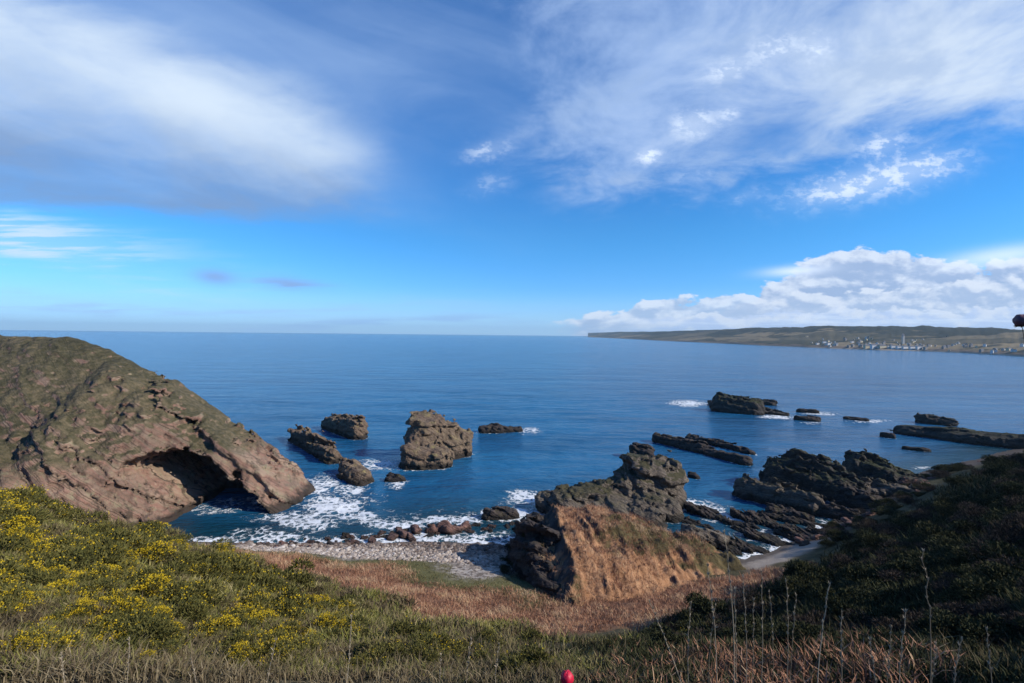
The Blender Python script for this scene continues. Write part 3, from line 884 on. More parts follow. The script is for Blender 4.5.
wx_r = graded(0, 150, 0.7, SEA_FAR if 'SEA_FAR' in globals() else 11500, 1.13)
wx_l = graded(0, 110, 0.7, 11500, 1.13)
wx = np.array([-q for q in wx_l[:0:-1]] + wx_r)
wy = np.array(graded(46, 215, 0.6, 11500, 1.10))
WX, WY = np.meshgrid(wx, wy, indexing='ij')
SURF = [  # px, py, rx, ry, strength
    (335, 505, 42, 14, 0.95), (300, 520, 45, 9, 0.9), (362, 517, 42, 8, 0.9), (322, 485, 16, 12, 0.9), (380, 465, 26, 8, 0.85), (270, 535, 48, 8, 0.8), (400, 524, 40, 6, 0.95), (450, 520, 40, 5, 0.9),
    (525, 497, 24, 11, 0.95), (510, 514, 45, 7, 0.95), (475, 518, 30, 5, 0.8), (395, 484, 20, 6, 0.75), (530, 430, 16, 4, 0.75), (690, 403, 22, 4, 0.95), (703, 506, 26, 8, 1.0), (725, 517, 22, 6, 0.95),
    (690, 503, 14, 6, 0.9), (780, 417, 20, 3.0, 0.9), (820, 414, 22, 2.5, 0.75), (870, 421, 26, 2.5, 0.75), (812, 423, 20, 2.5, 0.6), (925, 468, 16, 3, 0.7), (745, 533, 42, 11, 0.62), (790, 541, 34, 8, 0.55),
    (955, 474, 14, 7, 0.6), (350, 490, 24, 10, 0.75), (230, 545, 40, 6, 0.7), (430, 512, 50, 8, 0.45), (370, 498, 40, 12, 0.5), (560, 500, 12, 10, 0.7), (830, 520, 30, 7, 0.5)]
foam = np.zeros(WX.shape)
warpx = fbm(WX * 0.12, WY * 0.12, WX * 0 + 4.1, 3) * 5.0
warpy = fbm(WX * 0.12, WY * 0.12, WX * 0 + 9.7, 3) * 4.0
for px, py, rx, ry, s in SURF:
    c = W(px, py, 0.0)
    Rx = rx * c[1] / FPX; Ry = ry * c[1] ** 2 / (30 * FPX)
    d2 = ((WX + warpx * min(1, Rx / 6) - c[0] - (WY - c[1]) * c[0] / c[1]) / Rx) ** 2 + ((WY + warpy * min(1, Ry / 6) - c[1]) / Ry) ** 2
    foam = np.maximum(foam, s * np.exp(-d2 * 0.9))
inner = (WX > -125) & (WX < 160) & (WY < 144)
gz = np.full(WX.shape, -4.5); gz[inner] = ground_z(WX[inner], WY[inner])
foam = np.maximum(foam, sstep(-1.1, -0.15, gz) * 0.75 * inner * sstep(70, 45, WX))
near_rock = np.full(WX.shape, 50.0)
for l in FOOT:
    (xa, ya), (xb, yb), w = l[0], l[1], l[2]
    dx, dy = xb - xa, yb - ya; LL = math.hypot(dx, dy) + 1e-6
    t = np.clip(((WX - xa) * dx + (WY - ya) * dy) / LL, 0, LL)
    near_rock = np.minimum(near_rock, np.hypot(WX - xa - dx * t / LL, WY - ya - dy * t / LL) - w)
foam = np.maximum(foam, sstep(1.5, 0.0, near_rock) * 0.55 * sstep(190, 150, WY))
shallow_shade = sstep(-4.2, -0.5, gz) * inner


def sea_material():
    m, nt, b = material('sea_water', 0.12, 0.5)
    pos, nor = geo(nt)
    x, y, z = nt.xyz(pos)
    fo = nt.attr('foam'); sh = nt.attr('shallow_shade')
    big = nt.noise(nt.vec(x * 0.006, y * 0.016, 0.0), 1.0, 5, 0.6)
    wide = nt.noise(nt.vec(x * 0.0012, y * 0.0035, 4.0), 1.0, 4, 0.6)
    deep = nt.mix(nt.ss(0.35, 0.65, big * 0.5 + wide * 0.5), SEA_A, SEA_B)
    deep = nt.mix(nt.ss(0.35, 0.7, nt.noise(nt.vec(x * 0.018, y * 0.05, 1.0), 1.0, 5, 0.65)) * 0.75, deep, SEA_C)
    col = nt.mix(sh * 0.85, deep, (0.005, 0.032, 0.042))  # teal of the shallows, with the cliff's shade on the inlet painted in
    f1 = nt.noise(pos, 0.55, 8, 0.66, 0.8)
    f2 = nt.noise(pos, 1.9, 6, 0.7, 0.4)
    web = nt.voro(nt.vec(x + (f1 - 0.5) * 3, y + (f2 - 0.5) * 3, 0.0), 0.75, 'DISTANCE_TO_EDGE')
    f3 = nt.noise(pos, 5.5, 4, 0.7)
    v = f1 * 0.62 + f2 * 0.23 + f3 * 0.15 + nt.ss(0.25, 0.0, web) * 0.18
    thr = 0.86 - fo * 0.48
    foam_ = nt.ss(thr, thr + 0.10, v) * nt.ss(0.06, 0.25, fo)
    milk = nt.ss(0.3, 0.9, fo) * 0.35
    col = nt.mix(milk, col, (0.06, 0.16, 0.20))
    col = nt.mix(foam_ * 0.9, col, (0.78, 0.80, 0.82))
    nt.put(b.inputs['Base Color'], col)
    nt.put(b.inputs['Roughness'], 0.16 + foam_ * 0.6)
    b.inputs['IOR'].default_value = 1.333
    nt.put(b.inputs['Specular IOR Level'], SEA_SPEC)
    w1 = nt.noise(nt.vec(x * 0.09, y * 0.22, 0.0), 1.0, 4, 0.6)
    w2 = nt.noise(nt.vec(x * 0.5, y * 0.9, 2.0), 1.0, 5, 0.6)
    w3 = nt.noise(nt.vec(x * 0.02, y * 0.06, 5.0), 1.0, 3, 0.5)
    bump(nt, b, w1 * 1.4 + w2 * 0.5 + w3 * 3.0 + foam_ * 0.15, 0.9, 1.0)
    return m


SEA_A = (0.008, 0.085, 0.195); SEA_B = (0.014, 0.125, 0.26); SEA_C = (0.004, 0.055, 0.135); SEA_SPEC = 0.3
WZ = fbm(WX * 0.07, WY * 0.16, WX * 0 + 1.0, 3) * 0.22 * sstep(400, 150, WY)
tag(link('water', np_mesh('water', np.stack([WX, WY, WZ], -1).reshape(-1, 3), grid_faces(len(wx), len(wy)), True, {'foam': foam.ravel() * 0.93, 'shallow_shade': shallow_shade.ravel()}), sea_material()), kind='structure', label='blue sea with white surf along the rocks')

# ------------------------------------------------------------------ far coast across the bay
def far_coast():
    shore = [W(px, py, 0.0) for px, py in ((588, 337.2), (620, 338.6), (660, 340.8), (700, 342.6), (760, 345.6), (830, 348.6), (880, 350.3), (920, 351.2), (960, 353.0), (1024, 357.0), (1090, 362), (1250, 374))]
    tops = [2.3, 3.6, 4.6, 6.4, 9.5, 12.0, 12.8, 13.4, 12.6, 11.0, 10.4, 10]   # px above the sea horizon
    sx = np.array([s[0] for s in shore]); sy = np.array([s[1] for s in shore])
    ang = sx / sy
    n, mrows = 420, 40
    a = np.linspace(ang[0], ang[-1], n)
    y0 = np.exp(np.interp(a, ang, np.log(sy)))
    hp = np.interp(a, ang, tops)
    V, T = np.linspace(0, 1, mrows), []
    verts = []
    for j, t in enumerate(V):
        y = y0 * (1 + 0.85 * t ** 1.3)
        x = a * y
        nz = fbm(a * 22, np.full(n, t * 4.0), np.full(n, 0.5), 5)
        n2 = fbm(a * 70, np.full(n, t * 9.0), np.full(n, 2.5), 3)
        prof = np.interp(t, [0, 0.04, 0.12, 0.35, 0.7, 0.9, 1.0], [-0.05, 0.05, 0.14, 0.38, 0.93, 1.0, -0.2])
        hz = (30 + hp * (y0 * 1.55) / FPX)
        z = prof * hz + (nz * 0.10 + n2 * 0.03) * hz * (0.25 + t) * (t < 0.99)
        if t == 0: z = np.full(n, -3.0)
        verts.append(np.stack([x, y, z], -1))
    verts = np.array(verts)
    v = verts.transpose(1, 0, 2).reshape(-1, 3)
    m, nt, b = material('far_land', 0.95, 0.1)
    pos, nor = geo(nt); x, y, z = nt.xyz(pos)
    n1 = nt.noise(pos, 0.004, 5, 0.6); n2 = nt.noise(pos, 0.016, 6, 0.65)
    fld = nt.voro(nt.vec(x * 0.006 + n2 * 0.4, y * 0.0026, 0.0), 1.0, 'F1', 'Color')
    fx, fy, fz = nt.xyz(fld)
    col = nt.ramp(fx * 0.6 + n2 * 0.4, [(0.25, (0.045, 0.046, 0.03)), (0.45, (0.08, 0.072, 0.045)), (0.58, (0.13, 0.105, 0.065)), (0.75, (0.22, 0.17, 0.10))])
    wood = nt.ss(0.52, 0.6, n1 * 0.6 + n2 * 0.4 + nt.ss(25.0, 60.0, z) * 0.12)
    col = nt.mix(wood, col, (0.032, 0.034, 0.024))
    col = nt.mix(nt.ss(9.0, 4.0, z + (n2 - 0.5) * 14), col, (0.17, 0.125, 0.09))
    col = nt.mix(nt.ss(3.0, 1.2, z), col, (0.30, 0.26, 0.21))
    nt.put(b.inputs['Base Color'], col)
    tag(link('far_coast', np_mesh('far_coast', v, grid_faces(n, mrows), True), m), kind='structure', label='low far coast with fields and woods across the bay')

    def at(px, t):
        aa = (px - 512) / FPX
        yy0 = math.exp(np.interp(aa, ang, np.log(sy)))
        j = t * (mrows - 1); j0 = int(j)
        y = yy0 * (1 + 0.85 * t ** 1.3)
        i = np.clip((aa - a[0]) / (a[1] - a[0]), 0, n - 1.01); i0 = int(i)
        z = np.interp(j, np.arange(mrows), verts[:, i0, 2])
        return aa * y, y, z
    return at


far_at = far_coast()


def flat_mat(name, c, var=0.15):
    m, nt, b = material(name, 0.85, 0.25)
    pos, _ = geo(nt)
    nt.put(b.inputs['Base Color'], nt.mix(nt.noise(pos, 0.7, 4, 0.6), tuple(q * (1 - var) for q in c), tuple(min(1, q * (1 + var)) for q in c)))
    return m


M_WALL = [flat_mat('pale_render', (0.42, 0.40, 0.37)), flat_mat('grey_stone', (0.24, 0.22, 0.20)), flat_mat('cream_render', (0.50, 0.43, 0.29)), flat_mat('white_render', (0.62, 0.61, 0.59))]
M_ROOF = flat_mat('slate_roof', (0.11, 0.11, 0.125)); M_PANE = flat_mat('dark_glass', (0.03, 0.035, 0.04))


def house_parts(w, d, hgt, rise):
    x, y = w / 2, d / 2
    v = np.array([(-x, -y, -3), (x, -y, -3), (x, y, -3), (-x, y, -3), (-x, -y, hgt), (x, -y, hgt), (x, y, hgt), (-x, y, hgt), (-x, 0, hgt + rise), (x, 0, hgt + rise)], float)
    wall = (v, [np.array([(0, 1, 5, 4), (1, 2, 6, 5), (2, 3, 7, 6), (3, 0, 4, 7)]), np.array([(5, 6, 9), (7, 4, 8)])])
    e = 0.35
    r = np.array([(-x - e, -y - e, hgt - e * rise / y + .05), (x + e, -y - e, hgt - e * rise / y + .05), (x + e, 0, hgt + rise + .08), (-x - e, 0, hgt + rise + .08), (-x - e, y + e, hgt - e * rise / y + .05), (x + e, y + e, hgt - e * rise / y + .05)])
    r = np.concatenate([r, r + (0, 0, 0.25)])
    roof = (r, np.array([(0, 1, 2, 3), (3, 2, 5, 4), (6, 9, 8, 7), (9, 10, 11, 8), (0, 6, 7, 1), (4, 5, 11, 10), (1, 7, 8, 2), (2, 8, 11, 5), (0, 3, 9, 6), (3, 4, 10, 9)]))
    return wall, roof


protos = []
for k in range(4):
    wl, rf = house_parts(9 + 2 * k, 7.5, 5.5 + (k % 2) * 2, 3.0)
    protos.append((np_mesh('wall', wl[0], wl[1], False), np_mesh('roof', rf[0], rf[1], False)))
    protos[-1][0].materials.append(M_WALL[k]); protos[-1][1].materials.append(M_ROOF)


def house(px, t, k, s, label, group=None, rz=None, sx=1.0):
    x, y, z = far_at(px, t)
    e = bpy.data.objects.new('house', None); COL.objects.link(e)
    e.location = (x, y, z - 0.3); e.scale = (s * sx, s, s); e.rotation_euler = (0, 0, rs.uniform(-0.5, 0.5) + 0.5 if rz is None else rz)
    tag(e, label, 'house', group)
    link('wall', protos[k][0], parent=e); link('roof', protos[k][1], parent=e)
    return e


for i in range(120):
    px = rs.choice((rs.gauss(875, 28), rs.gauss(850, 22), rs.uniform(815, 1015), rs.gauss(950, 35)))
    px = min(max(px, 800), 1022)
    t = abs(rs.gauss(0.05, 0.13)) + 0.04
    if t > 0.5: t = rs.uniform(0.05, 0.2)
    house(px, t, rs.choice((0, 1, 1, 2, 3)), rs.uniform(0.4, 0.7), 'small pale house of the town on the far shore', 'houses of the town across the bay')
for px, k, sx in ((868, 2, 1.5), (875, 3, 1.4), (882, 2, 1.3)):
    house(px, 0.055, k, 1.0, 'long cream building in the sunlit row at the water of the far town', 'long cream buildings by the far harbour', 0.1, sx)
for px in (893, 899, 905, 912, 919):
    house(px, 0.05, 3, 0.75, 'low white house in the terrace along the far beach', 'white terrace along the far beach', 0.15, 1.2)
# pale tower above the town
tx, ty, tz = far_at(903, 0.17)
e = bpy.data.objects.new('tower', None); COL.objects.link(e); e.location = (tx, ty, tz - 1); tag(e, 'slim pale tower rising above the far town', 'tower')
wl, rf = house_parts(4.5, 4.5, 22, 5)
link('wall', np_mesh('tower_wall', wl[0], wl[1], False), M_WALL[0], e); link('roof', np_mesh('tower_roof', rf[0], rf[1], False), M_ROOF, e)

# ------------------------------------------------------------------ vegetation
def leaf_material(name, stops, rough=0.8, trans=0.0):
    m, nt, b = material(name, 0.9, 0.08)
    nt.put(b.inputs['Base Color'], nt.ramp(nt.attr('tint'), stops))
    return m


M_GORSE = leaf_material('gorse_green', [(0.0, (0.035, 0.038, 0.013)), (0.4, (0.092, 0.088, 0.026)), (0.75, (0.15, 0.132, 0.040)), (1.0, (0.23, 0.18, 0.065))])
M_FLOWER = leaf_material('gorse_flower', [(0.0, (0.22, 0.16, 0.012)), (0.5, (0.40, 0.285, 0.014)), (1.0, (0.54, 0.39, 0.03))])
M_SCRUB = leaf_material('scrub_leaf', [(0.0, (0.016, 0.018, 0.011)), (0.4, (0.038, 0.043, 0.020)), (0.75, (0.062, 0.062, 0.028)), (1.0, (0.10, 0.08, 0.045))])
M_HEATH = leaf_material('heath_twig', [(0.0, (0.05, 0.038, 0.024)), (0.25, (0.11, 0.083, 0.05)), (0.45, (0.19, 0.155, 0.075)), (0.65, (0.13, 0.135, 0.036)), (0.85, (0.22, 0.20, 0.05)), (1.0, (0.30, 0.25, 0.12))])
M_GRASS = leaf_material('dry_grass', [(0.0, (0.09, 0.065, 0.04)), (0.35, (0.17, 0.135, 0.08)), (0.7, (0.26, 0.21, 0.13)), (1.0, (0.40, 0.33, 0.22))])
M_BRACK = leaf_material('dead_bracken', [(0.0, (0.12, 0.06, 0.04)), (0.35, (0.30, 0.15, 0.092)), (0.7, (0.42, 0.24, 0.15)), (1.0, (0.50, 0.36, 0.22))])
M_TURF = leaf_material('turf_blade', [(0.0, (0.075, 0.07, 0.03)), (0.5, (0.14, 0.13, 0.055)), (1.0, (0.24, 0.20, 0.11))])
M_STALK = leaf_material('pale_stalk', [(0.0, (0.20, 0.16, 0.11)), (1.0, (0.46, 0.39, 0.29))])


def unit(n):
    d = RNG.normal(size=(n, 3)); return d / np.linalg.norm(d, axis=1)[:, None]


def tri_leaves(c, axis, length, width, tint):
    """pointed leaf triangles at c along axis"""
    n = len(c)
    side = np.cross(axis, unit(n)); side /= np.linalg.norm(side, axis=1)[:, None] + 1e-9
    length = np.broadcast_to(length, n)[:, None]; width = np.broadcast_to(width, n)[:, None]
    v = np.stack([c - side * width, c + side * width, c + axis * length], 1).reshape(-1, 3)
    return v, np.arange(3 * n).reshape(-1, 3), np.repeat(tint, 3)


def bush_meshes(seed, r=1.0, hgt=0.8, n=3200, flower=0.5, leaf=(0.12, 0.024), lumps=9):
    g = np.random.default_rng(seed)
    lc = np.stack([g.uniform(-0.6, 0.6, lumps) * r, g.uniform(-0.6, 0.6, lumps) * r, g.uniform(0.15, 0.55, lumps) * hgt], 1)
    lr = g.uniform(0.32, 0.55, lumps) * r
    which = g.integers(0, lumps, n)
    d = g.normal(size=(n, 3)); d /= np.linalg.norm(d, axis=1)[:, None]
    d[:, 2] = np.abs(d[:, 2]) * 1.0 - 0.15
    rad = lr[which] * g.uniform(0.55, 1.02, n)
    c = lc[which] + d * rad[:, None] * np.array([1, 1, 0.85])
    ax = d * 0.7 + g.normal(size=(n, 3)) * 0.45 + np.array([0, 0, 0.45]); ax /= np.linalg.norm(ax, axis=1)[:, None]
    tint = np.clip(g.normal(0.45, 0.2, n) + (which % 3 - 1) * 0.1, 0, 1)
    fo = tri_leaves(c, ax, leaf[0] * r * g.uniform(0.6, 1.3, n), leaf[1] * r, tint)
    m1 = np_mesh('foliage', fo[0], fo[1], False, {'tint': fo[2]})
    m2 = None
    if flower > 0:
        nf = int(n * flower * 1.35)
        hot = g.random(lumps) < 0.85; hot[0] = True
        w2 = g.choice(np.nonzero(hot)[0], nf)
        d = g.normal(size=(nf, 3)); d /= np.linalg.norm(d, axis=1)[:, None]; d[:, 2] = np.abs(d[:, 2])
        c = lc[w2] + d * (lr[w2] * g.uniform(0.9, 1.25, nf))[:, None] * np.array([1, 1, 0.9])
        pk = perlin(c[:, 0] * 3.2 / r + seed * 3.7, c[:, 1] * 3.2 / r, c[:, 2] * 3.2 / r) > 0.06
        c, d = c[pk], d[pk]; nf = len(c)
        ax = d + g.normal(size=(nf, 3)) * 0.5; ax /= np.linalg.norm(ax, axis=1)[:, None]
        fl = tri_leaves(c, ax, 0.045 * r, 0.026 * r, np.clip(g.normal(0.5, 0.25, nf), 0, 1))
        m2 = np_mesh('flowers', fl[0], fl[1], False, {'tint': fl[2]})
    return m1, m2


def stems_mesh(seed, r=1.0, hgt=0.6, n=14):
    g = np.random.default_rng(seed); V = []; Fc = []
    for i in range(n):
        a = g.uniform(0, 6.28); b = np.array([math.cos(a), math.sin(a), 0]) * g.uniform(0.02, 0.12) * r
        t = np.array([math.cos(a), math.sin(a), 0]) * g.uniform(0.2, 0.7) * r + np.array([0, 0, hgt * g.uniform(0.5, 0.9)])
        s = np.array([-math.sin(a), math.cos(a), 0]) * 0.018 * r; u = np.array([math.cos(a), math.sin(a), 0]) * 0.018 * r
        k = len(V) * 1
        base = len(V)
        V += [b - s, b + s, b + u, t - s * .4, t + s * .4, t + u * .4]
        Fc += [(base, base + 1, base + 4, base + 3), (base + 1, base + 2, base + 5, base + 4), (base + 2, base, base + 3, base + 5)]
    return np_mesh('stem', np.array(V), np.array(Fc), False, {'tint': np.full(len(V), 0.1)})


def setmat(me, m):
    if me: me.materials.append(m)
    return me


GORSE_F = [(setmat(a, M_GORSE), setmat(b, M_FLOWER)) for a, b in [bush_meshes(s, 1, 0.85, 3200, f) for s, f in ((1, 0.8), (2, 0.6), (3, 1.1))]]
GORSE_G = [(setmat(a, M_GORSE), setmat(b, M_FLOWER)) for a, b in [bush_meshes(s, 1, 0.85, 3200, f) for s, f in ((4, 0.05), (5, 0.12), (6, 0.03))]]
M_SCRUB_B = leaf_material('scrub_leaf_brown', [(0.0, (0.02, 0.016, 0.015)), (0.4, (0.042, 0.034, 0.028)), (0.75, (0.07, 0.052, 0.04)), (1.0, (0.11, 0.085, 0.065))])
SCRUB = [(setmat(a, M_SCRUB_B), None) for a, b in [bush_meshes(s, 1, 0.7, 3600, 0, (0.10, 0.013)) for s in (21, 22)]] + [(setmat(a, M_SCRUB), None) for a, b in [bush_meshes(s, 1, 0.9, 4500, 0, (0.085, 0.022)) for s in (7, 8, 9)]]
HEATH = [(setmat(a, M_HEATH), None) for a, b in [bush_meshes(s, 1, 0.55, 2200, 0, (0.17, 0.015)) for s in (10, 11, 12)]]
STEMS = setmat(stems_mesh(3), M_HEATH)


def bush(name, pair, p, s, label, cat, group=None, sz=1.0):
    e = bpy.data.objects.new(name, None); COL.objects.link(e)
    e.location = (p[0], p[1], p[2] - 0.06 * s); e.scale = (s, s, s * sz); e.rotation_euler = (0, 0, rs.uniform(0, 6.28))
    tag(e, label, cat, group)
    link('foliage', pair[0], parent=e)
    if pair[1] is not None: link('flowers', pair[1], parent=e)['kind'] = 'stuff'
    link('stems', STEMS, parent=e)
    return e


def one(px, py):
    p, h = cast(np.array([px], float), np.array([py], float))
    return p[0]


def dist(p): return math.hypot(p[0], p[1])


NAMED = [  # px, py, size in px, label
    (146, 538, 30, 'brightest yellow gorse bush on the brow above the dark cave inlet'),
    (215, 557, 26, 'wide flowering gorse at the brow of the slope above the pebble beach'),
    (46, 606, 22, 'flowering gorse halfway up the sunlit slope near its outer side'),
    (100, 645, 34, 'large yellow gorse bush low on the sunlit slope among brown twigs'),
    (22, 640, 20, 'small yellow gorse in brown heather at the outer bottom of the slope'),
    (335, 616, 34, 'yellow-orange gorse along the brow beside the rusty bracken flat'),
    (12, 505, 30, 'yellow gorse on the brow below the headland at the frame side'),
    (160, 590, 22, 'little orange-yellow gorse in the middle of the sunlit slope'),
    (250, 640, 34, 'broad olive gorse with scattered flowers near the bottom of the slope')]
for px, py, spx, lab in NAMED:
    p = one(px, py)
    bush('gorse_bush', GORSE_F[2 if spx > 25 else 0], p, spx * dist(p) / FPX * 0.72, lab, 'gorse bush', None, 0.68)


def left_edge(px):                                          # the brow of the gorse slope as seen
    return np.interp(px, [-80, 0, 60, 150, 200, 250, 320, 400, 440, 530], [458, 478, 503, 534, 558, 577, 609, 646, 666, 679])


def scatter(n, test, spx, pool, name, label, cat, group, sz=(0.7, 1.1), smin=0.25, smax=2.2):
    k = 0
    while k < n:
        px, py = rs.uniform(-60, 1084), rs.uniform(430, 683)
        if not test(px, py): continue
        e = EYE + np.array([rs.uniform(-1.5, 1.5), 0, rs.uniform(0, 0.8)])
        p, h = cast(np.array([px]), np.array([py]), e)
        if not h[0] or p[0][2] < (5.5 if p[0][0] < 25 else 2.6): continue
        d = dist(p[0])
        if d < 4.2: continue
        bush(name, rs.choice(pool), p[0], min(max(rs.uniform(*spx) * d / FPX * 0.6, smin), smax), label, cat, group, rs.uniform(*sz)); k += 1


inleft = lambda px, py: px < 545 and py > left_edge(px) + 1
scatter(90, lambda px, py: inleft(px, py) and px < 430 and rs.random() < 0.35 + 0.65 * (math.sin(px * 0.05) * math.sin(py * 0.07) > 0), (18, 44), GORSE_F, 'gorse_bush', 'gorse bush flecked with yellow flowers on the sunlit slope', 'gorse bush', 'flowering gorse on the sunlit slope')
scatter(125, inleft, (22, 50), GORSE_G, 'gorse_bush', 'dark green gorse bush nearly without flowers on the sunlit slope', 'gorse bush', 'green gorse on the sunlit slope')
scatter(120, inleft, (18, 42), HEATH, 'heather_bush', 'brown twiggy heather clump between gorse on the sunlit slope', 'heather', 'brown heather on the sunlit slope')
inmid = lambda px, py: 400 < px < 720 and py > np.interp(px, [400, 440, 530, 600, 690, 720], [650, 668, 680, 676, 630, 620])
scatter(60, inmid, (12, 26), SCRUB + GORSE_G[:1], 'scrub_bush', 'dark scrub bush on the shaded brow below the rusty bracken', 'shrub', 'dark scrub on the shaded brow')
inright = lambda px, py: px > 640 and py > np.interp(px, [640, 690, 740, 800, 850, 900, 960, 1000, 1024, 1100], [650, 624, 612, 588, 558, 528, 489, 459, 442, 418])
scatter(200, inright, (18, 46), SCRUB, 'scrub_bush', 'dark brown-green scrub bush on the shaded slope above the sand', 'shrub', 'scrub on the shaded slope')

for i in range(22):
    y = rs.uniform(54, 67); x = rs.uniform(-0.6, 3.6) if i < 16 else rs.uniform(0, 5)
    z = float(surf_z(np.array([x]), np.array([y]))[0])
    bush('scrub_bush', rs.choice(SCRUB), (x, y, z), rs.uniform(0.9, 1.7), 'dark bush on the shaded rock face of the orange knoll', 'shrub', 'dark bushes on the knoll face')

k = 0
while k < 60:
    x, y = rs.uniform(38, 120), rs.uniform(46, 112)
    z = float(ground_z(np.array([x]), np.array([y]))[0])
    if not 1.0 < z < 5 or x < 34 + (66 - y) * 0.6: continue
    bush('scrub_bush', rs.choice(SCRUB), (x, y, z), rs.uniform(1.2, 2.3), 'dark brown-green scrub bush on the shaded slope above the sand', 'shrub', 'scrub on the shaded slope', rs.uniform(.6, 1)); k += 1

# ---- ground cover sheets of blades (uncountable)
def blades(pts, n_per, hgt, wid, spread, lean, tint_mu, tint_sd=0.22):
    n = len(pts); N = n * n_per
    base = np.repeat(pts, n_per, 0)
    hg = np.repeat(np.broadcast_to(hgt, n), n_per) * RNG.uniform(0.5, 1.25, N)
    wd = np.repeat(np.broadcast_to(wid, n), n_per)
    sp = np.repeat(np.broadcast_to(spread, n), n_per)
    base = base + np.concatenate([RNG.normal(size=(N, 2)) * sp[:, None] * 0.5, np.zeros((N, 1))], 1)
    a = RNG.uniform(0, 6.283, N); le = np.abs(RNG.normal(0, 1, N)) * lean
    dirv = np.stack([np.cos(a) * le, np.sin(a) * le, np.ones(N)], 1); dirv /= np.linalg.norm(dirv, axis=1)[:, None]
    b2 = RNG.uniform(0, 6.283, N)
    sd = np.stack([np.cos(b2), np.sin(b2), np.zeros(N)], 1) * wd[:, None]
    mid = base + dirv * hg[:, None] * 0.55
    dr2 = dirv + np.stack([np.cos(a), np.sin(a), -0.3 * np.ones(N)], 1) * lean * 0.6
    tip = mid + dr2 * hg[:, None] * 0.5
    base = base - np.array([0, 0, 0.05])
    v = np.stack([base - sd, base + sd, mid + sd * 0.7, mid - sd * 0.7, tip], 1).reshape(-1, 3)
    i = np.arange(N)[:, None] * 5
    q = i + np.array([[0, 1, 2, 3]]); t = i + np.array([[3, 2, 4]])
    tm = np.repeat(np.broadcast_to(tint_mu, n), n_per)
    ti = np.clip(RNG.normal(tm, tint_sd), 0, 1)
    return v, q, t, np.repeat(ti, 5)


def sample(n, test, eyes=True):
    P = []
    got = 0
    while got < n:
        px, py = RNG.uniform(-70, 1094, n * 3), RNG.uniform(425, 700, n * 3)
        ok = test(px, py); px, py = px[ok], py[ok]
        e = EYE + np.array([RNG.uniform(-1.5, 1.5), 0, RNG.uniform(0, 0.6)])
        p, h = cast(px, py, e, 0.004)
        p = p[h]; P.append(p); got += len(p)
    return np.concatenate(P)[:n]


def cover_obj(name, label, P, mat, n_per, hpx, wpx, hmax, hmin, lean, mu, sd=0.22, spread=0.8):
    D = np.hypot(P[:, 0], P[:, 1])
    h = np.clip(hpx * D / FPX, hmin, hmax); w = np.clip(wpx * D / FPX, 0.003, 0.06)
    v, q, t, ti = blades(P, n_per, h, w, h * spread, lean, mu, sd)
    tag(link(name, np_mesh(name, v, [q, t], False, {'tint': ti}), mat), label, kind='stuff')


vleft = lambda px, py: (px < 560) & (py > left_edge(px) - 1)
P = sample(9000, vleft); P = P[(P[:, 2] > 5.5)]
nn = fbm(P[:, 0] * 0.25, P[:, 1] * 0.25, P[:, 0] * 0 + 3, 3)
n = 9000
q_ = np.stack([RNG.uniform(-52, 6, n), RNG.uniform(14, 50, n), np.zeros(n)], 1); q_[:, 2] = ground_z(q_[:, 0], q_[:, 1])
P = np.concatenate([P, q_[(q_[:, 2] > 6.2) & (q_[:, 0] < 6 - 0.1 * q_[:, 1])]])
nn = fbm(P[:, 0] * 0.25, P[:, 1] * 0.25, P[:, 0] * 0 + 3, 3)
cover_obj('heath', 'brown heath and grass between the gorse', P, M_HEATH, 16, 6 + 5 * RNG.random(len(P)), 0.7, 0.6, 0.06, 0.9, 0.48 + nn * 1.2 - 0.28 * sstep(13, 6, np.hypot(P[:, 0], P[:, 1])), 0.16)
vright = lambda px, py: (px > 440) & (py > np.interp(px, [440, 530, 600, 640, 690, 740, 800, 850, 900, 960, 1000, 1024, 1100], [668, 680, 676, 658, 626, 612, 588, 558, 528, 489, 459, 442, 418]))
n = 7000
q_ = np.stack([RNG.uniform(-6, 42, n), RNG.uniform(2.6, 34, n) , np.zeros(n)], 1); q_[:, 2] = ground_z(q_[:, 0], q_[:, 1]); q_ = q_[q_[:, 0] > 8 - q_[:, 1] * 0.2]
P = np.concatenate([sample(9000, vright), q_]); P = P[(P[:, 2] > np.where(P[:, 0] < 25, 5.5, 2.2))]
nn = fbm(P[:, 0] * 0.2, P[:, 1] * 0.2, P[:, 0] * 0 + 5, 3)
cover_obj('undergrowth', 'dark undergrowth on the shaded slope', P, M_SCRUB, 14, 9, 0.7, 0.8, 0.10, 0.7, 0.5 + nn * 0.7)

# bracken on the flat and over the knoll (area based: seen at a distance)
n = 26000
bx, by = RNG.uniform(-34, 33, n), RNG.uniform(30, 73, n)
bz = surf_z(bx, by); g0 = ground_z(bx, by)
onk = bz > g0 + 0.05
_, _, kb, _ = cover(bx, by, g0)
hk = knoll_h(bx + 0.3, by) - knoll_h(bx - 0.3, by)
keep = ((kb > 0.5) & ~onk) | (onk & (hk < 0.35) & (bz > 2.6))
keep &= RNG.random(n) < 0.75
P = np.stack([bx, by, bz], 1)[keep]
nn = fbm(P[:, 0] * 0.3, P[:, 1] * 0.3, P[:, 0] * 0 + 5, 3)
v, q, t, ti = blades(P, 9, 0.2 + 0.4 * np.clip(nn + 0.5, 0, 1), 0.022, 0.5, 1.0, 0.52 + nn * 1.1)
tag(link('bracken', np_mesh('bracken', v, [q, t], False, {'tint': ti}), M_BRACK), 'rusty dead bracken over the flat and the knoll', kind='stuff')
n = 16000
bx, by = RNG.uniform(-38, 36, n), RNG.uniform(40, 66, n); bz = ground_z(bx, by)
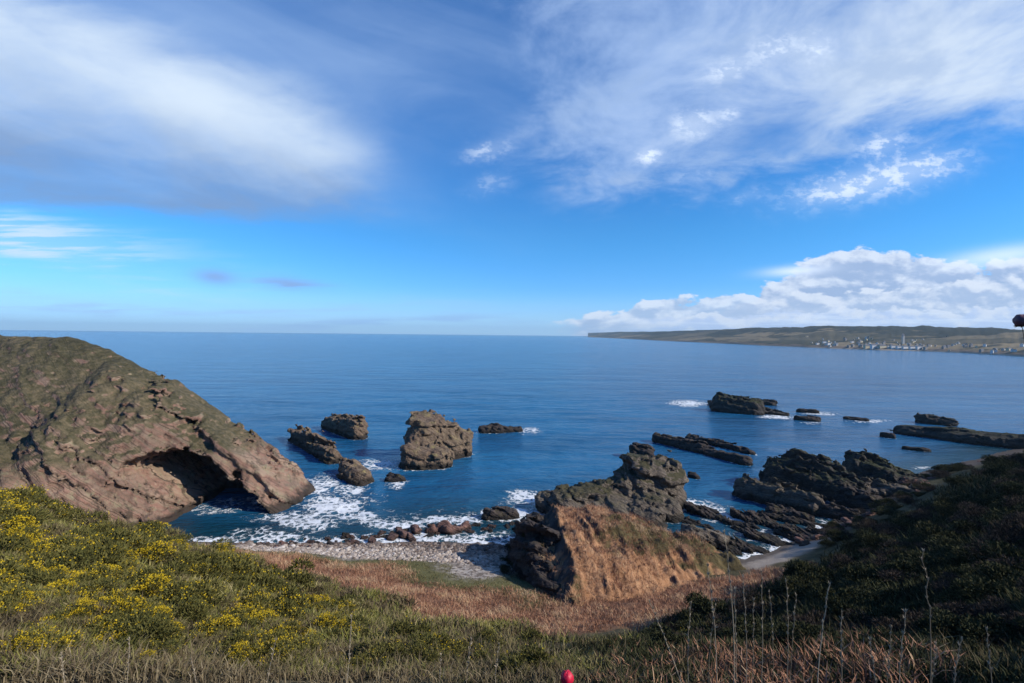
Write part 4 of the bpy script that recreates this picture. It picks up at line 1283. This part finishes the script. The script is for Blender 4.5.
_, kt, _, _ = cover(bx, by, bz); keep = (kt > 0.5) & (surf_z(bx, by) < bz + 0.05)
P = np.stack([bx, by, bz], 1)[keep]
v, q, t, ti = blades(P, 7, 0.14, 0.02, 0.35, 0.6, 0.5)
tag(link('turf', np_mesh('turf', v, [q, t], False, {'tint': ti}), M_TURF), 'short green turf behind the pebble beach', kind='stuff')

# pebbles
def pebble_sheet():
    n = 9000
    px, py = RNG.uniform(236, 560, n), RNG.uniform(520, 566, n)
    p = W(px, py, 0.8); p[:, 2] = ground_z(p[:, 0], p[:, 1])
    ok = (p[:, 2] > 0.05) & (p[:, 2] < 1.75); p = p[ok]; n = len(p)
    oc = np.array([(1, 0, 0), (0, 1, 0), (-1, 0, 0), (0, -1, 0), (0, 0, 1), (0.6, 0.6, .55), (-.6, .6, .55), (-.6, -.6, .55), (.6, -.6, .55)])
    f = np.array([(0, 5, 8), (0, 1, 5), (1, 6, 5), (1, 2, 6), (2, 7, 6), (2, 3, 7), (3, 8, 7), (3, 0, 8), (4, 5, 6), (4, 6, 7), (4, 7, 8), (4, 8, 5)])
    s = RNG.gamma(2.2, 0.055, n)[:, None, None] + 0.05
    a = RNG.uniform(0, 6.28, n); c, si = np.cos(a)[:, None], np.sin(a)[:, None]
    q = oc[None] * np.stack([RNG.uniform(0.8, 1.5, n), RNG.uniform(0.7, 1.1, n), RNG.uniform(0.5, 0.9, n)], 1)[:, None] * s
    q = np.stack([q[..., 0] * c - q[..., 1] * si, q[..., 0] * si + q[..., 1] * c, q[..., 2]], -1) + p[:, None]
    m = leaf_material('pebble', [(0.0, (0.11, 0.08, 0.066)), (0.4, (0.27, 0.22, 0.185)), (0.8, (0.42, 0.36, 0.31)), (1.0, (0.52, 0.47, 0.43))])
    ti = np.clip(RNG.normal(0.55, 0.25, n) - 0.45 * sstep(0.9, 0.2, p[:, 2]), 0, 1)
    tag(link('pebbles', np_mesh('pebbles', q.reshape(-1, 3), (np.arange(n)[:, None, None] * 9 + f[None]).reshape(-1, 3), False, {'tint': np.repeat(ti, 9)}), m), 'pale pebbles of the beach', kind='stuff')


pebble_sheet()

# near dry grass and twigs at the photographer's feet
vb = lambda px, py: (px < 420) & (py > 640)
P = sample(900, lambda px, py: (px < 620) & (py > 658 + np.maximum(px - 380, 0) * 0.06)); cover_obj('dry_grass', 'grey-brown dry grass at the bottom of the sunlit slope', P, M_GRASS, 12, 14, 0.5, 0.3, 0.10, 0.9, 0.25)
vb = lambda px, py: (px > 660) & (py > 662) & (px < 860)
P = sample(260, vb); cover_obj('dead_fronds', 'rusty dead fronds at the bottom of the shaded slope', P, M_BRACK, 16, 13, 0.7, 0.3, 0.08, 1.0, 0.35)
vb = lambda px, py: (px > 430) & (py > 640)
P = sample(300, vb); cover_obj('grass_blades', 'thin grass blades in the shade', P, M_GRASS, 7, 24, 0.35, 0.4, 0.1, 0.6, 0.15)

# tall stalks, one object each
def tube(path, rad):
    V, Fc = [], []
    k = 6
    path = np.asarray(path)
    for i, p in enumerate(path):
        for j in range(k):
            a = j / k * 6.283
            V.append(p + np.array([math.cos(a), math.sin(a), 0]) * rad[i])
        if i:
            for j in range(k):
                Fc.append(((i - 1) * k + j, (i - 1) * k + (j + 1) % k, i * k + (j + 1) % k, i * k + j))
    return np.array(V), np.array(Fc)


def stalk(name, top, base, D, label, cat, group=None, rad=0.004, seed=0, knot=True):
    g = np.random.default_rng(seed + 100)
    a = RD(base[0], base[1], D); b = RD(top[0], top[1], D)
    a[2] = min(a[2], ground_z(a[0], a[1]) - 0.02) if abs(a[2] - ground_z(a[0], a[1])) < 1.2 else a[2]
    n = 26
    t = np.linspace(0, 1, n)[:, None]
    path = a + (b - a) * t
    path[:, 0] += np.sin(t[:, 0] * 3.1) * g.uniform(-0.05, 0.05) * (b[2] - a[2]) + np.sin(t[:, 0] * 1.57) * 0.01
    if knot:
        path[-8:, 0] += np.sin(np.arange(8) * 1.7 + seed) * (0.009 if seed == 1 else 0.003)
        path[-8:, 1] += np.cos(np.arange(8) * 1.9 + seed) * (0.008 if seed == 1 else 0.003)
    rad_ = 0.72 * rad * (1.15 - 0.6 * t[:, 0])
    v, q = tube(path - a, rad_)
    e = bpy.data.objects.new(name, None); COL.objects.link(e); e.location = a
    tag(e, label, cat, group)
    link('stem', setmat(np_mesh('stem', v, q, True, {'tint': np.clip(g.normal(0.45, 0.2) + np.zeros(len(v)), 0, 1)}), M_STALK), parent=e)
    # seed head: small husks around the upper end
    m = 70
    k = g.integers(n - 8, n, m)
    c = path[k] - a
    ax = g.normal(size=(m, 3)) * 0.28 + np.array([0, 0, 1.0]); ax /= np.linalg.norm(ax, axis=1)[:, None]
    hv, hf, ht = tri_leaves(c, ax, 0.026 * g.uniform(0.6, 1.4, m), 0.005, np.clip(g.normal(0.7, 0.2, m), 0, 1))
    link('seed_head', setmat(np_mesh('seed_head', hv, hf, False, {'tint': ht}), M_STALK), parent=e)
    return e


ST = [((723, 533), (729, 668), 3.6, 'tallest pale stalk of the cluster standing before the orange knoll'),
      ((921, 551), (920, 690), 3.4, 'single tall knotted stalk standing alone before the dark slope'),
      ((828, 585), (821, 670), 3.6, 'straight pale stalk between the cluster and the lone knotted stalk'),
      ((840, 612), (853, 683), 3.4, 'short stalk leaning outward beside the straight pale stalk'),
      ((648, 602), (704, 668), 3.8, 'thin stalk leaning far over toward the bracken flat'),
      ((563, 655), (562, 690), 3.6, None)]
for i, (tp, bs, D, lab) in enumerate(ST):
    if lab: stalk('grass_stalk', tp, bs, D, lab, 'stalk', seed=i, rad=0.006)
for i, (tp, bs) in enumerate((((706, 566), (712, 668)), ((733, 590), (734, 668)), ((741, 577), (739, 665)), ((760, 572), (757, 660)), ((785, 582), (779, 662)), ((768, 592), (766, 662)), ((690, 604), (703, 660)),
                              ((714, 606), (717, 668)), ((752, 600), (748, 665)), ((795, 596), (790, 662)))):
    stalk('grass_stalk', tp, bs, 3.5 + 0.07 * i, 'pale dry stalk in the cluster standing before the orange knoll', 'stalk', 'dry stalks before the knoll', seed=20 + i, rad=0.0045)
for i, (tp, bs) in enumerate((((905, 612), (913, 686)), ((890, 628), (880, 690)), ((960, 640), (948, 690)), ((868, 640), (874, 690)), ((985, 630), (1000, 690)), ((935, 645), (930, 690)))):
    stalk('grass_stalk', tp, bs, 3.2 + 0.08 * i, 'short pale stalk at the foot of the dark slope near the lone stalk', 'stalk', 'short stalks before the dark slope', seed=50 + i, rad=0.004)
for i, (px, py, bx_) in enumerate(((350, 618, 330), (275, 640, 262), (470, 640, 468), (498, 645, 500), (128, 640, 110), (60, 655, 70), (190, 660, 200), (440, 655, 436))):
    stalk('grass_stalk', (px, py), (bx_, py + 55), 3.8 + 0.1 * i, 'thin bent stalk rising out of the gorse slope', 'stalk', 'bent stalks on the gorse slope', seed=70 + i, rad=0.004)

# red flower head and dark seed head
def ball(c, r, seed, bumps=0.15, sq=1.0):
    g = np.random.default_rng(seed)
    n, m_ = 18, 12
    V = []; Fc = []
    for i in range(m_ + 1):
        th = math.pi * i / m_
        for j in range(n):
            ph = 2 * math.pi * j / n
            rr = r * (1 + bumps * math.sin(ph * 5 + i) * math.sin(th * 3))
            V.append((c[0] + rr * math.sin(th) * math.cos(ph), c[1] + rr * math.sin(th) * math.sin(ph), c[2] + rr * math.cos(th) * sq))
            if i: Fc.append(((i - 1) * n + j, i * n + j, i * n + (j + 1) % n, (i - 1) * n + (j + 1) % n))
    return np.array(V), np.array(Fc)


def head_plant(name, px, py, D, rpx, label, cat, color, part, basepx, petals=False):
    r = rpx * D / FPX
    c = RD(px, py, D); b = RD(basepx[0], basepx[1], D)
    e = bpy.data.objects.new(name, None); COL.objects.link(e)
    b[2] = min(b[2], float(ground_z(b[0], b[1])) + 0.0) if D < 6 else b[2]
    e.location = b; tag(e, label, cat)
    t = np.linspace(0, 1, 14)[:, None]
    path = (c - b) * t; path[:, 0] += np.sin(t[:, 0] * 3.14) * 0.012
    v, q = tube(path, np.full(14, 0.0022 if D > 3 else 0.0012))
    link('stem', setmat(np_mesh('stem', v, q, True, {'tint': np.full(len(v), 0.2)}), M_HEATH), parent=e)
    m, nt, bs = material(part + '_surface', 0.5, 0.4)
    pos, _ = geo(nt)
    nt.put(bs.inputs['Base Color'], nt.mix(nt.noise(pos, 60, 4, 0.6), tuple(q * 0.6 for q in color), color))
    v, q = ball(c - b, r, 3, 0.12, 1.05)
    link(part, setmat(np_mesh(part, v, q, True), m), parent=e)
    ax = unit(30); ax[:, 2] = -np.abs(ax[:, 2]) * 0.4 - 0.1; ax /= np.linalg.norm(ax, axis=1)[:, None]
    hv, hf, ht = tri_leaves((c - b) + np.array([0, 0, -r * 0.7]) + ax * r * 0.3, ax, r * 0.7, r * 0.15, np.full(30, 0.3))
    link('bract', setmat(np_mesh('bract', hv, hf, False, {'tint': ht}), M_HEATH), parent=e)


head_plant('red_flower', 567, 678, 3.6, 6.5, 'small crimson flower head at the bottom edge among dark scrub', 'flower', (0.62, 0.012, 0.05), 'blossom', (570, 720))
head_plant('seed_head_plant', 1021, 320.5, 2.0, 5.8, 'dark round seed head on a stem against the far coast', 'seed head', (0.15, 0.065, 0.085), 'seed_head', (1130, 600))

# ------------------------------------------------------------------ air
USE_HAZE = True
if USE_HAZE:
    v = np.array([(x, y, z) for x in (-11800, 11800) for y in (-300, 11800) for z in (-5.6, 190)], float)
    f = np.array([(0, 1, 3, 2), (4, 6, 7, 5), (0, 4, 5, 1), (2, 3, 7, 6), (0, 2, 6, 4), (1, 5, 7, 3)])
    m = bpy.data.materials.new('haze_air'); m.use_nodes = True; m.cycles.homogeneous_volume = True
    t = m.node_tree; t.nodes.clear()
    out = t.nodes.new('ShaderNodeOutputMaterial'); pv = t.nodes.new('ShaderNodeVolumePrincipled')
    pv.inputs['Color'].default_value = (0.58, 0.82, 1.0, 1); pv.inputs['Density'].default_value = 0.00006; pv.inputs['Density Attribute'].default_value = ''; pv.inputs['Anisotropy'].default_value = 0.2
    t.links.new(pv.outputs[0], out.inputs['Volume'])
    tag(link('haze', np_mesh('haze', v, f, False), m), 'thin sea haze', kind='stuff')
